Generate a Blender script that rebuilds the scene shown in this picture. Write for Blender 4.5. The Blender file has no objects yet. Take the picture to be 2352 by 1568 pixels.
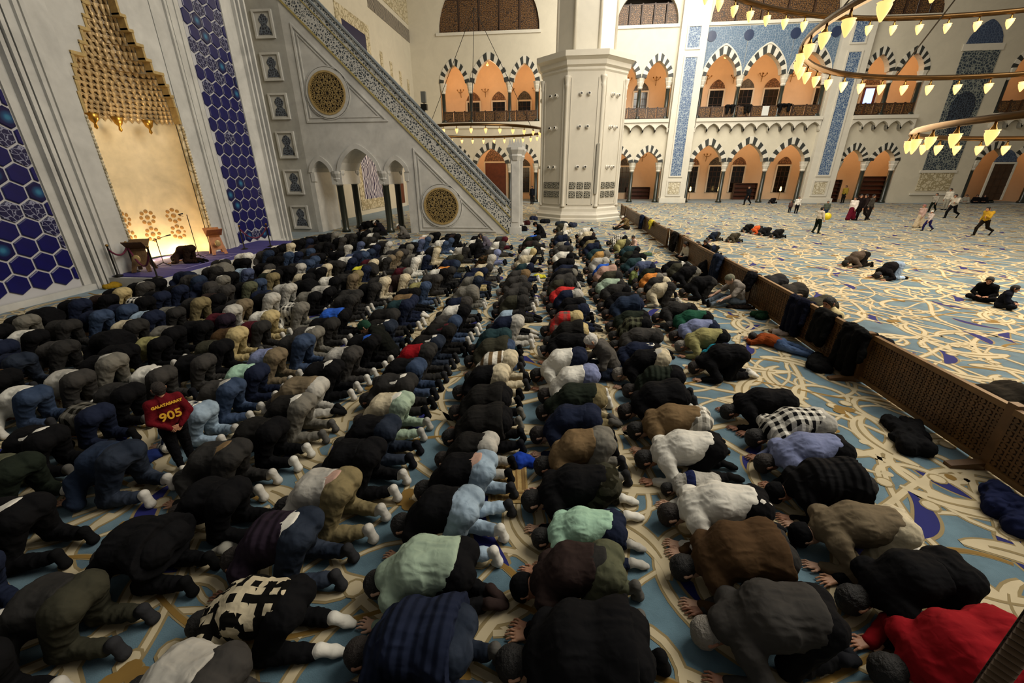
import bpy, math, random
import numpy as np
from mathutils import Matrix, Vector

# ------------------------------------------------------------------ camera, light, exposure
sc = bpy.context.scene
COL = sc.collection
cam_data = bpy.data.cameras.new('camera')
cam = bpy.data.objects.new('camera', cam_data)
COL.objects.link(cam)
cam_data.sensor_width = 36.0
cam_data.lens = 942.309 / 2352 * 36.0
cam_data.clip_start = 0.05
cam_data.clip_end = 400
_W, _H = 2352, 1568
_cx, _cy, _f = 1176.0, 784.0, 942.309
def _ray(px, py):
    v = np.array([px - _cx, py - _cy, _f]); return v / np.linalg.norm(v)
_down = _ray(1188, 3070)
_d1 = _ray(1285, 395); _d1 = _d1 - _down * _d1.dot(_down); _d1 /= np.linalg.norm(_d1)
_ex = np.cross(_down, _d1); _ex = _ex if _ex[0] > 0 else -_ex
ROT = np.stack([_ex, _d1, -_down])
CAM = np.array([0.0, 0.0, 3.0])
_m = Matrix.Identity(4)
for _i in range(3):
    _m[_i][0] = ROT[_i][0]; _m[_i][1] = -ROT[_i][1]; _m[_i][2] = -ROT[_i][2]; _m[_i][3] = CAM[_i]
cam.matrix_world = _m
sc.camera = cam

def at(px, py, z=0.0):
    """a point of the place at height z that the photograph shows at a pixel"""
    d = ROT @ _ray(px, py); return CAM + d * ((z - CAM[2]) / d[2])

sc.view_settings.view_transform = 'Standard'
sc.view_settings.look = 'None'
sc.view_settings.gamma = 1.0
sc.view_settings.use_curve_mapping = False
sc.view_settings.exposure = 0.12

world = bpy.data.worlds.new('hall_air')
sc.world = world
world.use_nodes = True
world.node_tree.nodes['Background'].inputs[0].default_value = (1.0, 0.95, 0.87, 1)
world.node_tree.nodes['Background'].inputs[1].default_value = 0.15

def area_light(name, loc, size, energy, color, target=None, size_y=None, spread=180):
    d = bpy.data.lights.new(name, 'AREA')
    d.shape = 'RECTANGLE'; d.size = size; d.size_y = size_y or size
    d.energy = energy; d.color = color; d.spread = math.radians(spread)
    o = bpy.data.objects.new(name, d); COL.objects.link(o)
    o.location = loc
    t = Vector(target) if target else Vector((loc[0], loc[1], 0))
    o.rotation_euler = (t - Vector(loc)).to_track_quat('-Z', 'Y').to_euler()
    o['kind'] = 'helper'
    return o
def point_light(name, loc, energy, color, radius=0.2, parent=None):
    d = bpy.data.lights.new(name, 'POINT')
    d.energy = energy; d.color = color; d.shadow_soft_size = radius
    o = bpy.data.objects.new(name, d); COL.objects.link(o)
    o.location = loc
    o['kind'] = 'helper'
    if parent: o.parent = parent
    return o
# unseen area lights added as main light for the hall and its far wall
area_light('hall_fill', (13, 10, 17), 14, 5600, (1.0, 0.93, 0.80), target=(5, 18, 0))
area_light('far_hall_fill', (10, 33, 19), 16, 6200, (1.0, 0.94, 0.82), target=(7, 44, 4))

# ------------------------------------------------------------------ helpers
random.seed(7)
RNG = np.random.default_rng(11)
def hexc(h):
    h = h.lstrip('#'); v = [int(h[i:i + 2], 16) / 255 for i in (0, 2, 4)]
    return tuple(((c / 12.92) if c <= 0.04045 else ((c + 0.055) / 1.055) ** 2.4) for c in v) + (1.0,)

_mats = {}
def nodemat(name):
    m = bpy.data.materials.new(name); m.use_nodes = True
    nt = m.node_tree; b = nt.nodes['Principled BSDF']
    return m, nt, b
def N(nt, typ, **kw):
    n = nt.nodes.new(typ)
    for k, v in kw.items():
        if k.startswith('i_'):
            k2 = k[2:]; k2 = int(k2) if k2.isdigit() else k2.replace('_', ' ')
            n.inputs[k2].default_value = v
        else: setattr(n, k, v)
    return n
def plain(name, color, rough=0.6, metal=0.0, noise=0.0, nscale=6.0, bump=0.0, bscale=40.0, emit=None, estr=0.0, coord='Object'):
    if name in _mats: return _mats[name]
    m, nt, b = nodemat(name)
    c = hexc(color) if isinstance(color, str) else color
    b.inputs['Base Color'].default_value = c
    b.inputs['Roughness'].default_value = rough
    b.inputs['Metallic'].default_value = metal
    if noise or bump:
        tc = N(nt, 'ShaderNodeTexCoord')
    if noise:
        nz = N(nt, 'ShaderNodeTexNoise', i_Scale=nscale, i_Detail=4.0)
        nt.links.new(tc.outputs[coord], nz.inputs['Vector'])
        mr = N(nt, 'ShaderNodeMapRange'); mr.inputs[1].default_value = 0.3; mr.inputs[2].default_value = 0.7
        mr.inputs[3].default_value = 1 - noise; mr.inputs[4].default_value = 1 + noise
        nt.links.new(nz.outputs['Fac'], mr.inputs[0])
        mx = N(nt, 'ShaderNodeVectorMath', operation='SCALE')
        mx.inputs[0].default_value = c[:3]
        nt.links.new(mr.outputs[0], mx.inputs['Scale'])
        nt.links.new(mx.outputs[0], b.inputs['Base Color'])
    if bump:
        nb = N(nt, 'ShaderNodeTexNoise', i_Scale=bscale, i_Detail=3.0)
        nt.links.new(tc.outputs[coord], nb.inputs['Vector'])
        bp = N(nt, 'ShaderNodeBump', i_Strength=bump, i_Distance=0.02)
        nt.links.new(nb.outputs['Fac'], bp.inputs['Height'])
        nt.links.new(bp.outputs[0], b.inputs['Normal'])
    if emit:
        b.inputs['Emission Color'].default_value = hexc(emit)
        b.inputs['Emission Strength'].default_value = estr
    _mats[name] = m
    return m

def tag(o, label=None, cat=None, group=None, kind=None):
    if label: o['label'] = label
    if cat: o['category'] = cat
    if group: o['group'] = group
    if kind: o['kind'] = kind
    return o
def empty(name, loc=(0, 0, 0), rz=0.0, parent=None):
    o = bpy.data.objects.new(name, None); COL.objects.link(o)
    o.location = loc; o.rotation_euler = (0, 0, rz)
    if parent: o.parent = parent
    return o
_variants = {}
def variant(mesh, mat):
    """the mesh wearing that material; alike pieces share one mesh per material"""
    if mat is None: return mesh
    if len(mesh.materials) == 0: mesh.materials.append(mat); return mesh
    if mesh.materials[0] is mat: return mesh
    k = (mesh.name, mat.name)
    if k not in _variants:
        m = mesh.copy(); m.materials[0] = mat; _variants[k] = m
    return _variants[k]
def obj(name, mesh, mat=None, parent=None, loc=None, rot=None, scale=None):
    mesh = variant(mesh, mat)
    o = bpy.data.objects.new(name, mesh); COL.objects.link(o)
    if parent: o.parent = parent
    if loc is not None: o.location = loc
    if rot is not None: o.rotation_euler = rot
    if scale is not None: o.scale = scale if hasattr(scale, '__len__') else (scale,) * 3
    return o

class MB:
    """collects faces into one mesh"""
    def __init__(s): s.v = []; s.f = []; s.mi = []; s.m = 0; s.sm = False
    def add(s, vs, fs):
        o = len(s.v); s.v += [tuple(map(float, p)) for p in vs]
        for f in fs: s.f.append(tuple(i + o for i in f)); s.mi.append(s.m)
        return s
    def box(s, x0, x1, y0, y1, z0, z1):
        vs = [(x, y, z) for z in (z0, z1) for y in (y0, y1) for x in (x0, x1)]
        return s.add(vs, [(0, 2, 3, 1), (4, 5, 7, 6), (0, 1, 5, 4), (2, 6, 7, 3), (0, 4, 6, 2), (1, 3, 7, 5)])
    def prism(s, poly, a0, a1, plane='xz'):
        """closed outline extruded along the third axis; plane xz -> along y, yz -> along x, xy -> along z"""
        n = len(poly)
        def P(u, w, a): return (u, a, w) if plane == 'xz' else ((a, u, w) if plane == 'yz' else (u, w, a))
        vs = [P(u, w, a0) for u, w in poly] + [P(u, w, a1) for u, w in poly]
        fs = [tuple(range(n)), tuple(range(2 * n - 1, n - 1, -1))]
        fs += [(i, (i + 1) % n, n + (i + 1) % n, n + i) for i in range(n)]
        return s.add(vs, fs)
    def strip(s, A, B, a0, a1, plane='xz'):
        """a band between two polylines of equal length, extruded"""
        n = len(A)
        def P(q, a): return (q[0], a, q[1]) if plane == 'xz' else ((a, q[0], q[1]) if plane == 'yz' else (q[0], q[1], a))
        vs = [P(q, a0) for q in A] + [P(q, a0) for q in B] + [P(q, a1) for q in A] + [P(q, a1) for q in B]
        fs = []
        for i in range(n - 1):
            fs += [(i, i + 1, n + i + 1, n + i), (2 * n + i + 1, 2 * n + i, 3 * n + i, 3 * n + i + 1),
                   (i + 1, i, 2 * n + i, 2 * n + i + 1), (n + i, n + i + 1, 3 * n + i + 1, 3 * n + i)]
        fs += [(0, n, 3 * n, 2 * n), (n - 1, 3 * n - 1, 4 * n - 1, 2 * n - 1)]
        return s.add(vs, fs)
    def lathe(s, prof, n=16, c=(0, 0), rot=0.0, ang=2 * math.pi, sx=1.0, sy=1.0, cap=True):
        """profile of (radius, z) turned about z"""
        m = len(prof); full = abs(ang - 2 * math.pi) < 1e-6
        k = n if full else n + 1
        vs = []
        for i in range(k):
            a = rot + ang * i / n; ca, sa = math.cos(a), math.sin(a)
            vs += [(c[0] + r * ca * sx, c[1] + r * sa * sy, z) for r, z in prof]
        fs = []
        for i in range(n):
            j = (i + 1) % k
            for q in range(m - 1):
                fs.append((i * m + q, j * m + q, j * m + q + 1, i * m + q + 1))
        s.add(vs, fs)
        if full and cap:
            if prof[0][0] > 1e-6: s.f.append(tuple(len(s.v) - k * m + i * m for i in range(k - 1, -1, -1))); s.mi.append(s.m)
            if prof[-1][0] > 1e-6: s.f.append(tuple(len(s.v) - k * m + i * m + m - 1 for i in range(k))); s.mi.append(s.m)
        return s
    def tube(s, pts, r, n=8, cap=True):
        pts = [Vector(p) for p in pts]; rs = r if hasattr(r, '__len__') else [r] * len(pts)
        rings = []; up = None
        for i, p in enumerate(pts):
            t = (pts[min(i + 1, len(pts) - 1)] - pts[max(i - 1, 0)]).normalized()
            if up is None:
                up = t.orthogonal().normalized()
            up = (up - t * up.dot(t)).normalized()
            w = t.cross(up)
            rings.append([p + (up * math.cos(2 * math.pi * k / n) + w * math.sin(2 * math.pi * k / n)) * rs[i] for k in range(n)])
        vs = [q for R in rings for q in R]; fs = []
        for i in range(len(pts) - 1):
            for k in range(n):
                k2 = (k + 1) % n
                fs.append((i * n + k, i * n + k2, (i + 1) * n + k2, (i + 1) * n + k))
        if cap:
            fs.append(tuple(range(n - 1, -1, -1))); fs.append(tuple((len(pts) - 1) * n + k for k in range(n)))
        return s.add(vs, fs)
    def ball(s, c, r, n=10, m=6, sc=(1, 1, 1)):
        vs = [(c[0], c[1], c[2] - r * sc[2])]
        for i in range(1, m):
            t = math.pi * i / m
            for k in range(n):
                a = 2 * math.pi * k / n
                vs.append((c[0] + r * sc[0] * math.sin(t) * math.cos(a), c[1] + r * sc[1] * math.sin(t) * math.sin(a), c[2] - r * sc[2] * math.cos(t)))
        vs.append((c[0], c[1], c[2] + r * sc[2])); last = len(vs) - 1
        fs = [(0, 1 + (k + 1) % n, 1 + k) for k in range(n)]
        for i in range(m - 2):
            for k in range(n):
                a = 1 + i * n + k; b = 1 + i * n + (k + 1) % n
                fs.append((a, b, b + n, a + n))
        o = 1 + (m - 2) * n
        fs += [(o + k, o + (k + 1) % n, last) for k in range(n)]
        return s.add(vs, fs)
    def mesh(s, name, smooth=None):
        me = bpy.data.meshes.new(name)
        me.from_pydata(s.v, [], s.f); me.update()
        if max(s.mi, default=0) > 0: me.polygons.foreach_set('material_index', s.mi)
        if smooth if smooth is not None else s.sm: me.shade_smooth()
        return me
    def build(s, name, mat=None, parent=None, loc=None, rot=None, smooth=None):
        return obj(name, s.mesh(name, smooth), mat, parent, loc, rot)

def autosmooth(o, ang=35):
    me = o.data
    me.shade_smooth()
    try: me.set_sharp_from_angle(angle=math.radians(ang))
    except Exception: pass
    return o

ORD = ['zeroth', 'first', 'second', 'third', 'fourth', 'fifth', 'sixth', 'seventh', 'eighth', 'ninth', 'tenth', 'eleventh', 'twelfth', 'thirteenth', 'fourteenth', 'fifteenth', 'sixteenth', 'seventeenth', 'eighteenth', 'nineteenth', 'twentieth',
       'twenty-first', 'twenty-second', 'twenty-third', 'twenty-fourth', 'twenty-fifth', 'twenty-sixth', 'twenty-seventh', 'twenty-eighth', 'twenty-ninth', 'thirtieth', 'thirty-first', 'thirty-second', 'thirty-third', 'thirty-fourth', 'thirty-fifth', 'thirty-sixth', 'thirty-seventh', 'thirty-eighth', 'thirty-ninth', 'fortieth', 'forty-first', 'forty-second', 'forty-third', 'forty-fourth', 'forty-fifth', 'forty-sixth', 'forty-seventh', 'forty-eighth', 'forty-ninth', 'fiftieth']
# ------------------------------------------------------------------ soft bodies: blended volumes turned into one skin
def _noise3(p, seed=0):
    """smooth value noise, p (n,3)"""
    i = np.floor(p).astype(np.int64); f = p - i; f = f * f * (3 - 2 * f)
    def h(a, b, c):
        x = (a * 374761393 + b * 668265263 + c * 2147483647 + seed * 1274126177) & 0xffffffff
        x = ((x ^ (x >> 13)) * 1274126177) & 0xffffffff
        return ((x ^ (x >> 16)) & 0xffff) / 65535.0
    r = 0
    for dx in (0, 1):
        for dy in (0, 1):
            for dz in (0, 1):
                w = (f[:, 0] if dx else 1 - f[:, 0]) * (f[:, 1] if dy else 1 - f[:, 1]) * (f[:, 2] if dz else 1 - f[:, 2])
                r = r + w * h(i[:, 0] + dx, i[:, 1] + dy, i[:, 2] + dz)
    return r * 2 - 1

class Field:
    def __init__(s, lo, hi, res):
        s.lo = np.array(lo, float); s.res = res
        s.n = np.ceil((np.array(hi) - s.lo) / res).astype(int) + 1
        s.F = np.full(s.n, 0.25, np.float32)
        s.ax = [s.lo[i] + np.arange(s.n[i]) * res for i in range(3)]
    def cone(s, a, b, ra, rb=None, k=0.03, sc=(1, 1, 1), sub=False):
        a = np.array(a, float); b = np.array(b, float); rb = ra if rb is None else rb; sc = np.array(sc, float)
        R = max(ra, rb); mg = R * sc + k + 0.03
        i0 = np.maximum(np.floor((np.minimum(a, b) - mg - s.lo) / s.res).astype(int), 0)
        i1 = np.minimum(np.ceil((np.maximum(a, b) + mg - s.lo) / s.res).astype(int) + 1, s.n)
        if (i1 <= i0).any(): return s
        sl = tuple(slice(i0[i], i1[i]) for i in range(3))
        mid = (a + b) / 2
        X = ((s.ax[0][sl[0]] - mid[0]) / sc[0])[:, None, None]
        Y = ((s.ax[1][sl[1]] - mid[1]) / sc[1])[None, :, None]
        Z = ((s.ax[2][sl[2]] - mid[2]) / sc[2])[None, None, :]
        A = (a - mid) / sc; B = (b - mid) / sc; ab = B - A; L2 = ab.dot(ab)
        if L2 < 1e-9: h = 0.0
        else: h = np.clip(((X - A[0]) * ab[0] + (Y - A[1]) * ab[1] + (Z - A[2]) * ab[2]) / L2, 0, 1)
        d = np.sqrt((X - A[0] - ab[0] * h) ** 2 + (Y - A[1] - ab[1] * h) ** 2 + (Z - A[2] - ab[2] * h) ** 2) - (ra + (rb - ra) * h)
        d = d * sc.min()
        G = s.F[sl]
        if sub: s.F[sl] = np.maximum(G, -d)
        elif k <= 0: s.F[sl] = np.minimum(G, d)
        else:
            t = np.clip(0.5 + 0.5 * (G - d) / k, 0, 1)
            s.F[sl] = G * (1 - t) + d * t - k * t * (1 - t)
        return s
    def ball(s, c, r, k=0.03, sc=(1, 1, 1)): return s.cone(c, c, r, r, k, sc)
    def clip(s, p, n):
        """cut away the side the normal points to"""
        n = np.array(n, float); n /= np.linalg.norm(n)
        D = ((s.ax[0] - p[0]) * n[0])[:, None, None] + ((s.ax[1] - p[1]) * n[1])[None, :, None] + ((s.ax[2] - p[2]) * n[2])[None, None, :]
        s.F = np.maximum(s.F, D.astype(np.float32)); return s
    def join(s, o, k=0.02):
        t = np.clip(0.5 + 0.5 * (s.F - o.F) / k, 0, 1)
        s.F = s.F * (1 - t) + o.F * t - k * t * (1 - t); return s
    def net(s):
        F = s.F; S = F < 0
        nx, ny, nz = F.shape
        c = np.zeros((nx - 1, ny - 1, nz - 1), np.int8)
        for dx in (0, 1):
            for dy in (0, 1):
                for dz in (0, 1): c += S[dx:nx - 1 + dx, dy:ny - 1 + dy, dz:nz - 1 + dz]
        act = np.argwhere((c > 0) & (c < 8))
        if len(act) == 0: return np.zeros((0, 3)), np.zeros((0, 4), int)
        idx = np.full(c.shape, -1, np.int64); idx[act[:, 0], act[:, 1], act[:, 2]] = np.arange(len(act))
        P = np.zeros((len(act), 3)); W = np.zeros(len(act))
        cor = np.array([(x, y, z) for x in (0, 1) for y in (0, 1) for z in (0, 1)])
        val = {}
        for q in cor:
            val[tuple(q)] = F[act[:, 0] + q[0], act[:, 1] + q[1], act[:, 2] + q[2]]
        for q in cor:
            for ax in range(3):
                if q[ax] == 0:
                    q2 = q.copy(); q2[ax] = 1
                    f0 = val[tuple(q)]; f1 = val[tuple(q2)]
                    m = (f0 < 0) != (f1 < 0)
                    t = np.where(m, f0 / np.where(m, f0 - f1, 1), 0)
                    for a in range(3):
                        P[:, a] += np.where(m, q[a] + (t if a == ax else 0), 0)
                    W += m
        V = s.lo + (act + P / W[:, None]) * s.res
        quads = []
        for ax in range(3):
            o1, o2 = (ax + 1) % 3, (ax + 2) % 3
            sl0 = [slice(None)] * 3; sl1 = [slice(None)] * 3
            sl0[ax] = slice(0, -1); sl1[ax] = slice(1, None)
            A = S[tuple(sl0)]; B = S[tuple(sl1)]
            e = np.argwhere(A != B)
            e = e[(e[:, o1] > 0) & (e[:, o2] > 0) & (e[:, o1] < F.shape[o1] - 1) & (e[:, o2] < F.shape[o2] - 1)]
            if len(e) == 0: continue
            inside = A[e[:, 0], e[:, 1], e[:, 2]]
            def g(d1, d2):
                q = e.copy(); q[:, o1] += d1; q[:, o2] += d2
                return idx[q[:, 0], q[:, 1], q[:, 2]]
            Q = np.stack([g(-1, -1), g(0, -1), g(0, 0), g(-1, 0)], 1)
            Q[~inside] = Q[~inside][:, ::-1]
            quads.append(Q)
        return V, np.concatenate(quads)

def np_mesh(name, parts, smooth=True):
    """parts: list of (V, Q, material index)"""
    V = np.concatenate([p[0] for p in parts]); o = 0; Q = []; M = []
    for v, q, mi in parts:
        Q.append(q + o); M.append(np.full(len(q), mi)); o += len(v)
    Q = np.concatenate(Q); M = np.concatenate(M)
    me = bpy.data.meshes.new(name)
    me.vertices.add(len(V)); me.vertices.foreach_set('co', V.astype(np.float32).ravel())
    me.loops.add(Q.size); me.loops.foreach_set('vertex_index', Q.astype(np.int32).ravel())
    me.polygons.add(len(Q)); me.polygons.foreach_set('loop_start', np.arange(0, Q.size, 4, dtype=np.int32))
    me.polygons.foreach_set('loop_total', np.full(len(Q), 4, np.int32))
    me.polygons.foreach_set('material_index', M.astype(np.int32))
    me.update(calc_edges=True); me.validate()
    if smooth: me.shade_smooth()
    return me

def normals(V, Q):
    n = np.cross(V[Q[:, 2]] - V[Q[:, 0]], V[Q[:, 3]] - V[Q[:, 1]])
    out = np.zeros_like(V)
    for k in range(4): np.add.at(out, Q[:, k], n)
    return out / (np.linalg.norm(out, axis=1)[:, None] + 1e-9)
def crumple(V, Q, amp, freq, seed, stretch=(1, 1, 1)):
    if len(V) == 0: return V
    n = normals(V, Q); p = V * np.array(stretch)
    d = .45 * _noise3(p * freq * .7, seed) + .9 * (1 - 2.4 * np.abs(_noise3(p * freq * 1.1 + 7 + .5 * _noise3(p * 6, seed + 8)[:, None], seed + 3))) + .4 * (1 - 2 * np.abs(_noise3(p[:, [1, 2, 0]] * freq * 2.1, seed + 4)))
    return V + n * (amp * d)[:, None]

Y2 = np.array([0, 1.0, 0])
def _v(*a): return np.array(a, float)

def head_axes(P):
    u = np.array(P['hu'], float); u /= np.linalg.norm(u)
    f = np.array(P['hf'], float); f -= u * f.dot(u); f /= np.linalg.norm(f)
    return np.array(P['head'], float), u, f, np.cross(u, f)

def hand_parts(w, d, up, side, res=0.0045, spread=1.0, curl=0.0):
    """palm and five unequal fingers from the wrist w, pointing along d, back of the hand towards up"""
    d = d / np.linalg.norm(d); up = up - d * up.dot(d); up /= np.linalg.norm(up); s = np.cross(d, up) * side
    B = Field(w - 0.23, w + 0.23, res)
    for q in (-0.024, 0, 0.024): B.cone(w + d * 0.012 + s * q * .6, w + d * 0.088 + s * q, 0.017, 0.015, 0.012)
    L = (0.066, 0.078, 0.072, 0.056)
    for i, l in enumerate(L):
        o = (-0.033 + 0.022 * i)
        a = w + d * 0.088 + s * o
        dd = d + s * o * 4.5 * spread
        dd /= np.linalg.norm(dd)
        m = a + dd * l * 0.5 + up * (0.008 - 0.01 * curl); e = a + dd * l * (1 - 0.25 * curl) - up * (0.008 + 0.03 * curl)
        B.cone(a, m, 0.0095, 0.0085, 0.004); B.cone(m, e, 0.0085, 0.007, 0.003)
    t0 = w + d * 0.03 - s * 0.028; t1 = w + d * 0.062 - s * 0.058; t2 = w + d * 0.095 - s * 0.066 - up * 0.006
    B.cone(t0, t1, 0.014, 0.011, 0.01); B.cone(t1, t2, 0.0105, 0.0085, 0.004)
    return B.net()

def build_person(P, res=0.0115, detail=True):
    """P: joints of one pose. Returns meshes: body, top, trousers, hair, cap, sock (two), hem"""
    fat = P.get('fat', 1.0); seed = P.get('seed', 1)
    pel, che, upc, nec = [_v(P[k][0], 0, P[k][1]) for k in ('pel', 'che', 'upc', 'nec')]
    hc, u, f, s = head_axes(P)
    L = {}
    for k in ('sh', 'el', 'wr', 'hip', 'kn', 'an', 'heel', 'ball', 'toe'):
        q = P[k]
        if len(q) == 2 and hasattr(q[0], '__len__'): L[k] = [np.array(q[0], float), np.array(q[1], float)]
        else: L[k] = [np.array(q, float), np.array(q, float) * _v(1, -1, 1)]
    pts = np.array([pel, che, upc, nec, hc + u * .12, hc - f * .1, hc + f * .12] + sum(L.values(), []))
    lo = pts.min(0) - 0.26; hi = pts.max(0) + 0.26
    sw = 1.32 * P.get('wide', 1.0)
    out = {}
    # --- skin body, one volume
    B = Field(lo, hi, .017)
    B.cone(pel, che, .098 * fat, .098 * fat, .05, (1, sw, 1)); B.cone(che, upc, .098 * fat, .085, .05, (1, sw * 1.05, 1)); B.cone(upc, nec, .09, .055, .05, (1, 1.3, 1))
    B.cone(nec, hc - u * .03 - f * .02, .054, .056, .03)
    for i in (0, 1):
        B.cone(L['sh'][i], L['el'][i], .052, .042, .04); B.cone(L['el'][i], L['wr'][i], .042, .028, .02)
        B.cone(L['hip'][i], L['kn'][i], .09, .058, .04); B.cone(L['kn'][i], L['an'][i], .058, .036, .02)
        B.cone(L['an'][i], L['heel'][i], .036, .034, .02); B.cone(L['heel'][i], L['ball'][i], .032, .032, .02); B.cone(L['ball'][i], L['toe'][i], .03, .02, .02)
    V, Q = B.net(); parts = [(V, Q, 0)]
    # head at a finer grain
    hr = 0.0065 if detail else 0.011
    H = Field(hc - .19, hc + .19, hr)
    H.cone(hc + u * .022 - f * .022, hc + u * .03 + f * .012, .088, .084, .02, (1, .95, 1))
    H.cone(hc - u * .02 + f * .02, hc - u * .055 + f * .035, .07, .058, .03)
    H.ball(hc - u * .095 + f * .06, .03, .03)
    H.cone(hc + u * .005 + f * .092, hc - u * .03 + f * .112, .010, .015, .012)
    H.cone(hc - u * .062 + f * .088 - s * .018, hc - u * .062 + f * .088 + s * .018, .010, .010, .008)
    for e in (-1, 1):
        H.cone(hc + u * .028 + f * .088 + s * e * .045, hc + u * .032 + f * .093 + s * e * .012, .009, .009, .008)
        H.cone(hc - u * .03 + s * e * .086 - f * .012, hc + u * .018 + s * e * .092 - f * .018, .013, .019, .006)
    H.cone(hc - u * .05 - f * .02, hc - u * .14 - f * .045, .055, .055, .03)
    V, Q = H.net(); parts.append((V, Q, 0))
    if detail:
        for e in (-1, 1):
            E_ = Field(hc - .15, hc + .15, .005); E_.ball(hc + u * .008 + f * .088 + s * e * .034, .0115, 0); v_, q_ = E_.net(); parts.append((v_, q_, 1))
        for i, sd in ((0, 1), (1, -1)):
            hd = P['hand'][i] if isinstance(P['hand'][0], (list, tuple)) and len(P['hand']) == 2 else None
            hd = np.array(hd if hd is not None else (np.array(P['hand']) * (_v(1, sd, 1))), float)
            hu_ = np.array(P.get('hand_up', (0, 0, 1)), float)
            V, Q = hand_parts(L['wr'][i], hd, hu_, -sd if P.get('palm', 1) > 0 else sd, curl=P.get('curl', 0.0)); parts.append((V, Q, 0))
    out['body'] = np_mesh('person', parts)
    # --- top
    sp = pel - che; sp /= np.linalg.norm(sp)
    g = P.get('loose', 0.0)
    T = Field(lo, hi, res)
    T.cone(pel - sp * .02, che, (.130 + g) * fat, (.134 + g) * fat, .06, (1, sw, 1)); T.cone(che, upc, (.134 + g * .6) * fat, .116, .06, (1, sw * 1.06, 1)); T.cone(upc, nec, .108, .066, .05, (1, 1.35, 1))
    bd = np.array(P.get('bellydir', (0, 0, 0)), float)
    if np.abs(bd).sum() > 0: T.cone(pel * .5 + che * .5 + bd, che * .4 + upc * .6 + bd * .9, .105 * fat, .095, .08, (1, sw * 1.05, 1))
    if P.get('coat'):
        b = np.array(P['coat'], float); T.cone(pel, b, .17 * fat, .19 * fat, .08, (1, sw, 1))
    hp = pel - sp * P.get('hem', .02)
    T.clip(hp, sp)
    hood = P.get('hood')
    if hood: T.ball(nec - f * .06 + u * .0, .095, .04, (1, 1.2, 1))
    S = Field(lo, hi, res)
    sl = P.get('sleeve', 1.0)
    for i in (0, 1):
        we = L['el'][i] + (L['wr'][i] - L['el'][i]) * (.96 if sl >= 1 else 0)
        S.ball(L['sh'][i], .088, .03)
        S.cone(L['sh'][i], L['el'][i], .08 + g * .4, .062 + g * .3, .04)
        if sl >= 1: S.cone(L['el'][i], we, .06 + g * .3, .043 + g * .2, .02)
    T.join(S, .05)
    V, Q = T.net(); V = crumple(V, Q, P.get('wr_amp', .007), 10, seed, P.get('fold', (.75, 1.5, 1.3)))
    V[:, 2] = np.maximum(V[:, 2], .006)
    out['top'] = np_mesh('shirt', [(V, Q, 0)])
    # --- hem of the shirt below, showing between top and trousers
    Hm = Field(lo, hi, res); Hm.cone(pel, che, .127 * fat, .124 * fat, .06, (1, sw, 1))
    Hm.clip(pel + sp * .035, sp); Hm.clip(pel - sp * .22, -sp)
    V, Q = Hm.net(); V = crumple(V, Q, .002, 12, seed + 5); out['hem'] = np_mesh('shirt_hem', [(V, Q, 0)])
    # --- trousers
    R = Field(lo, hi, res)
    R.cone(pel, pel + (che - pel) * .45, .116 * fat, .112 * fat, .05, (1, sw, 1))
    bt = np.array(P.get('butt', sp * .05), float)
    for e in (-1, 1): R.ball(pel + bt + Y2 * e * .08 * fat, .110 * fat, .035)
    wp = pel - sp * .11; R.clip(wp, -sp)
    G = Field(lo, hi, res); tr = P.get('baggy', 0.0)
    for i in (0, 1):
        G.cone(L['hip'][i], L['kn'][i], .112 * fat + tr, .078 + tr, .03)
        an = L['kn'][i] + (L['an'][i] - L['kn'][i]) * .95
        G.cone(L['kn'][i], an, .078 + tr, .056 + tr, .02)
    R.join(G, .035)
    if P.get('robe'):
        for i in (0, 1): R.cone(pel, L['an'][i] + _v(0, 0, .05), .15, .16, .08)
    V, Q = R.net(); V = crumple(V, Q, .008, 12, seed + 9, (1.2, 1.2, .8))
    V[:, 2] = np.maximum(V[:, 2], .004)
    out['trousers'] = np_mesh('trousers', [(V, Q, 0)])
    # --- socks
    for i, nm in ((0, 'sock0'), (1, 'sock1')):
        K = Field(np.minimum.reduce([L[k][i] for k in ('an', 'heel', 'ball', 'toe')]) - .1, np.maximum.reduce([L[k][i] for k in ('an', 'heel', 'ball', 'toe')]) + .1, .0095 if detail else .013)
        a2 = L['an'][i] + (L['kn'][i] - L['an'][i]) * .16
        K.cone(a2, L['an'][i], .043, .042, .02); K.cone(L['an'][i], L['heel'][i], .042, .04, .02)
        K.cone(L['heel'][i], L['ball'][i], .038, .038, .025, (1, 1.12, 1)); K.cone(L['ball'][i], L['toe'][i], .037, .026, .02, (1, 1.2, 1))
        V, Q = K.net(); V[:, 2] = np.maximum(V[:, 2], .002); out[nm] = np_mesh('sock', [(V, Q, 0)])
    # --- hair, caps
    def shell(r, extra=None, cuts=(), amp=.004, fr=30):
        Hh = Field(hc - .2, hc + .2, .008 if detail else .012)
        Hh.cone(hc + u * .024 - f * .024, hc + u * .032 + f * .008, r, r - .004, .02, (1, .96, 1))
        if extra: extra(Hh)
        for p_, n_ in cuts: Hh.clip(p_, n_)
        V, Q = Hh.net(); V = crumple(V, Q, amp, fr, seed + 2)
        V[:, 2] = np.maximum(V[:, 2], .003)
        return V, Q
    out['hair'] = np_mesh('hair', [shell(.1, lambda h: h.cone(hc - u * .01 - f * .035, hc - u * .055 - f * .04, .082, .066, .03), [(hc + f * .05, f * .8 - u * .6), (hc - u * .085, -u)]) + (0,)])
    out['cap'] = np_mesh('cap', [shell(.104, None, [(hc + u * .035 - f * .01, -u - f * .15)], .001) + (0,)])
    out['beanie'] = np_mesh('beanie', [shell(.107, lambda h: h.cone(hc - f * .03, hc - u * .03 - f * .035, .088, .08, .03), [(hc + u * .0 + f * .03, f * .55 - u * .9), (hc - u * .05, -u)], .002) + (0,)])
    return out
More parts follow.
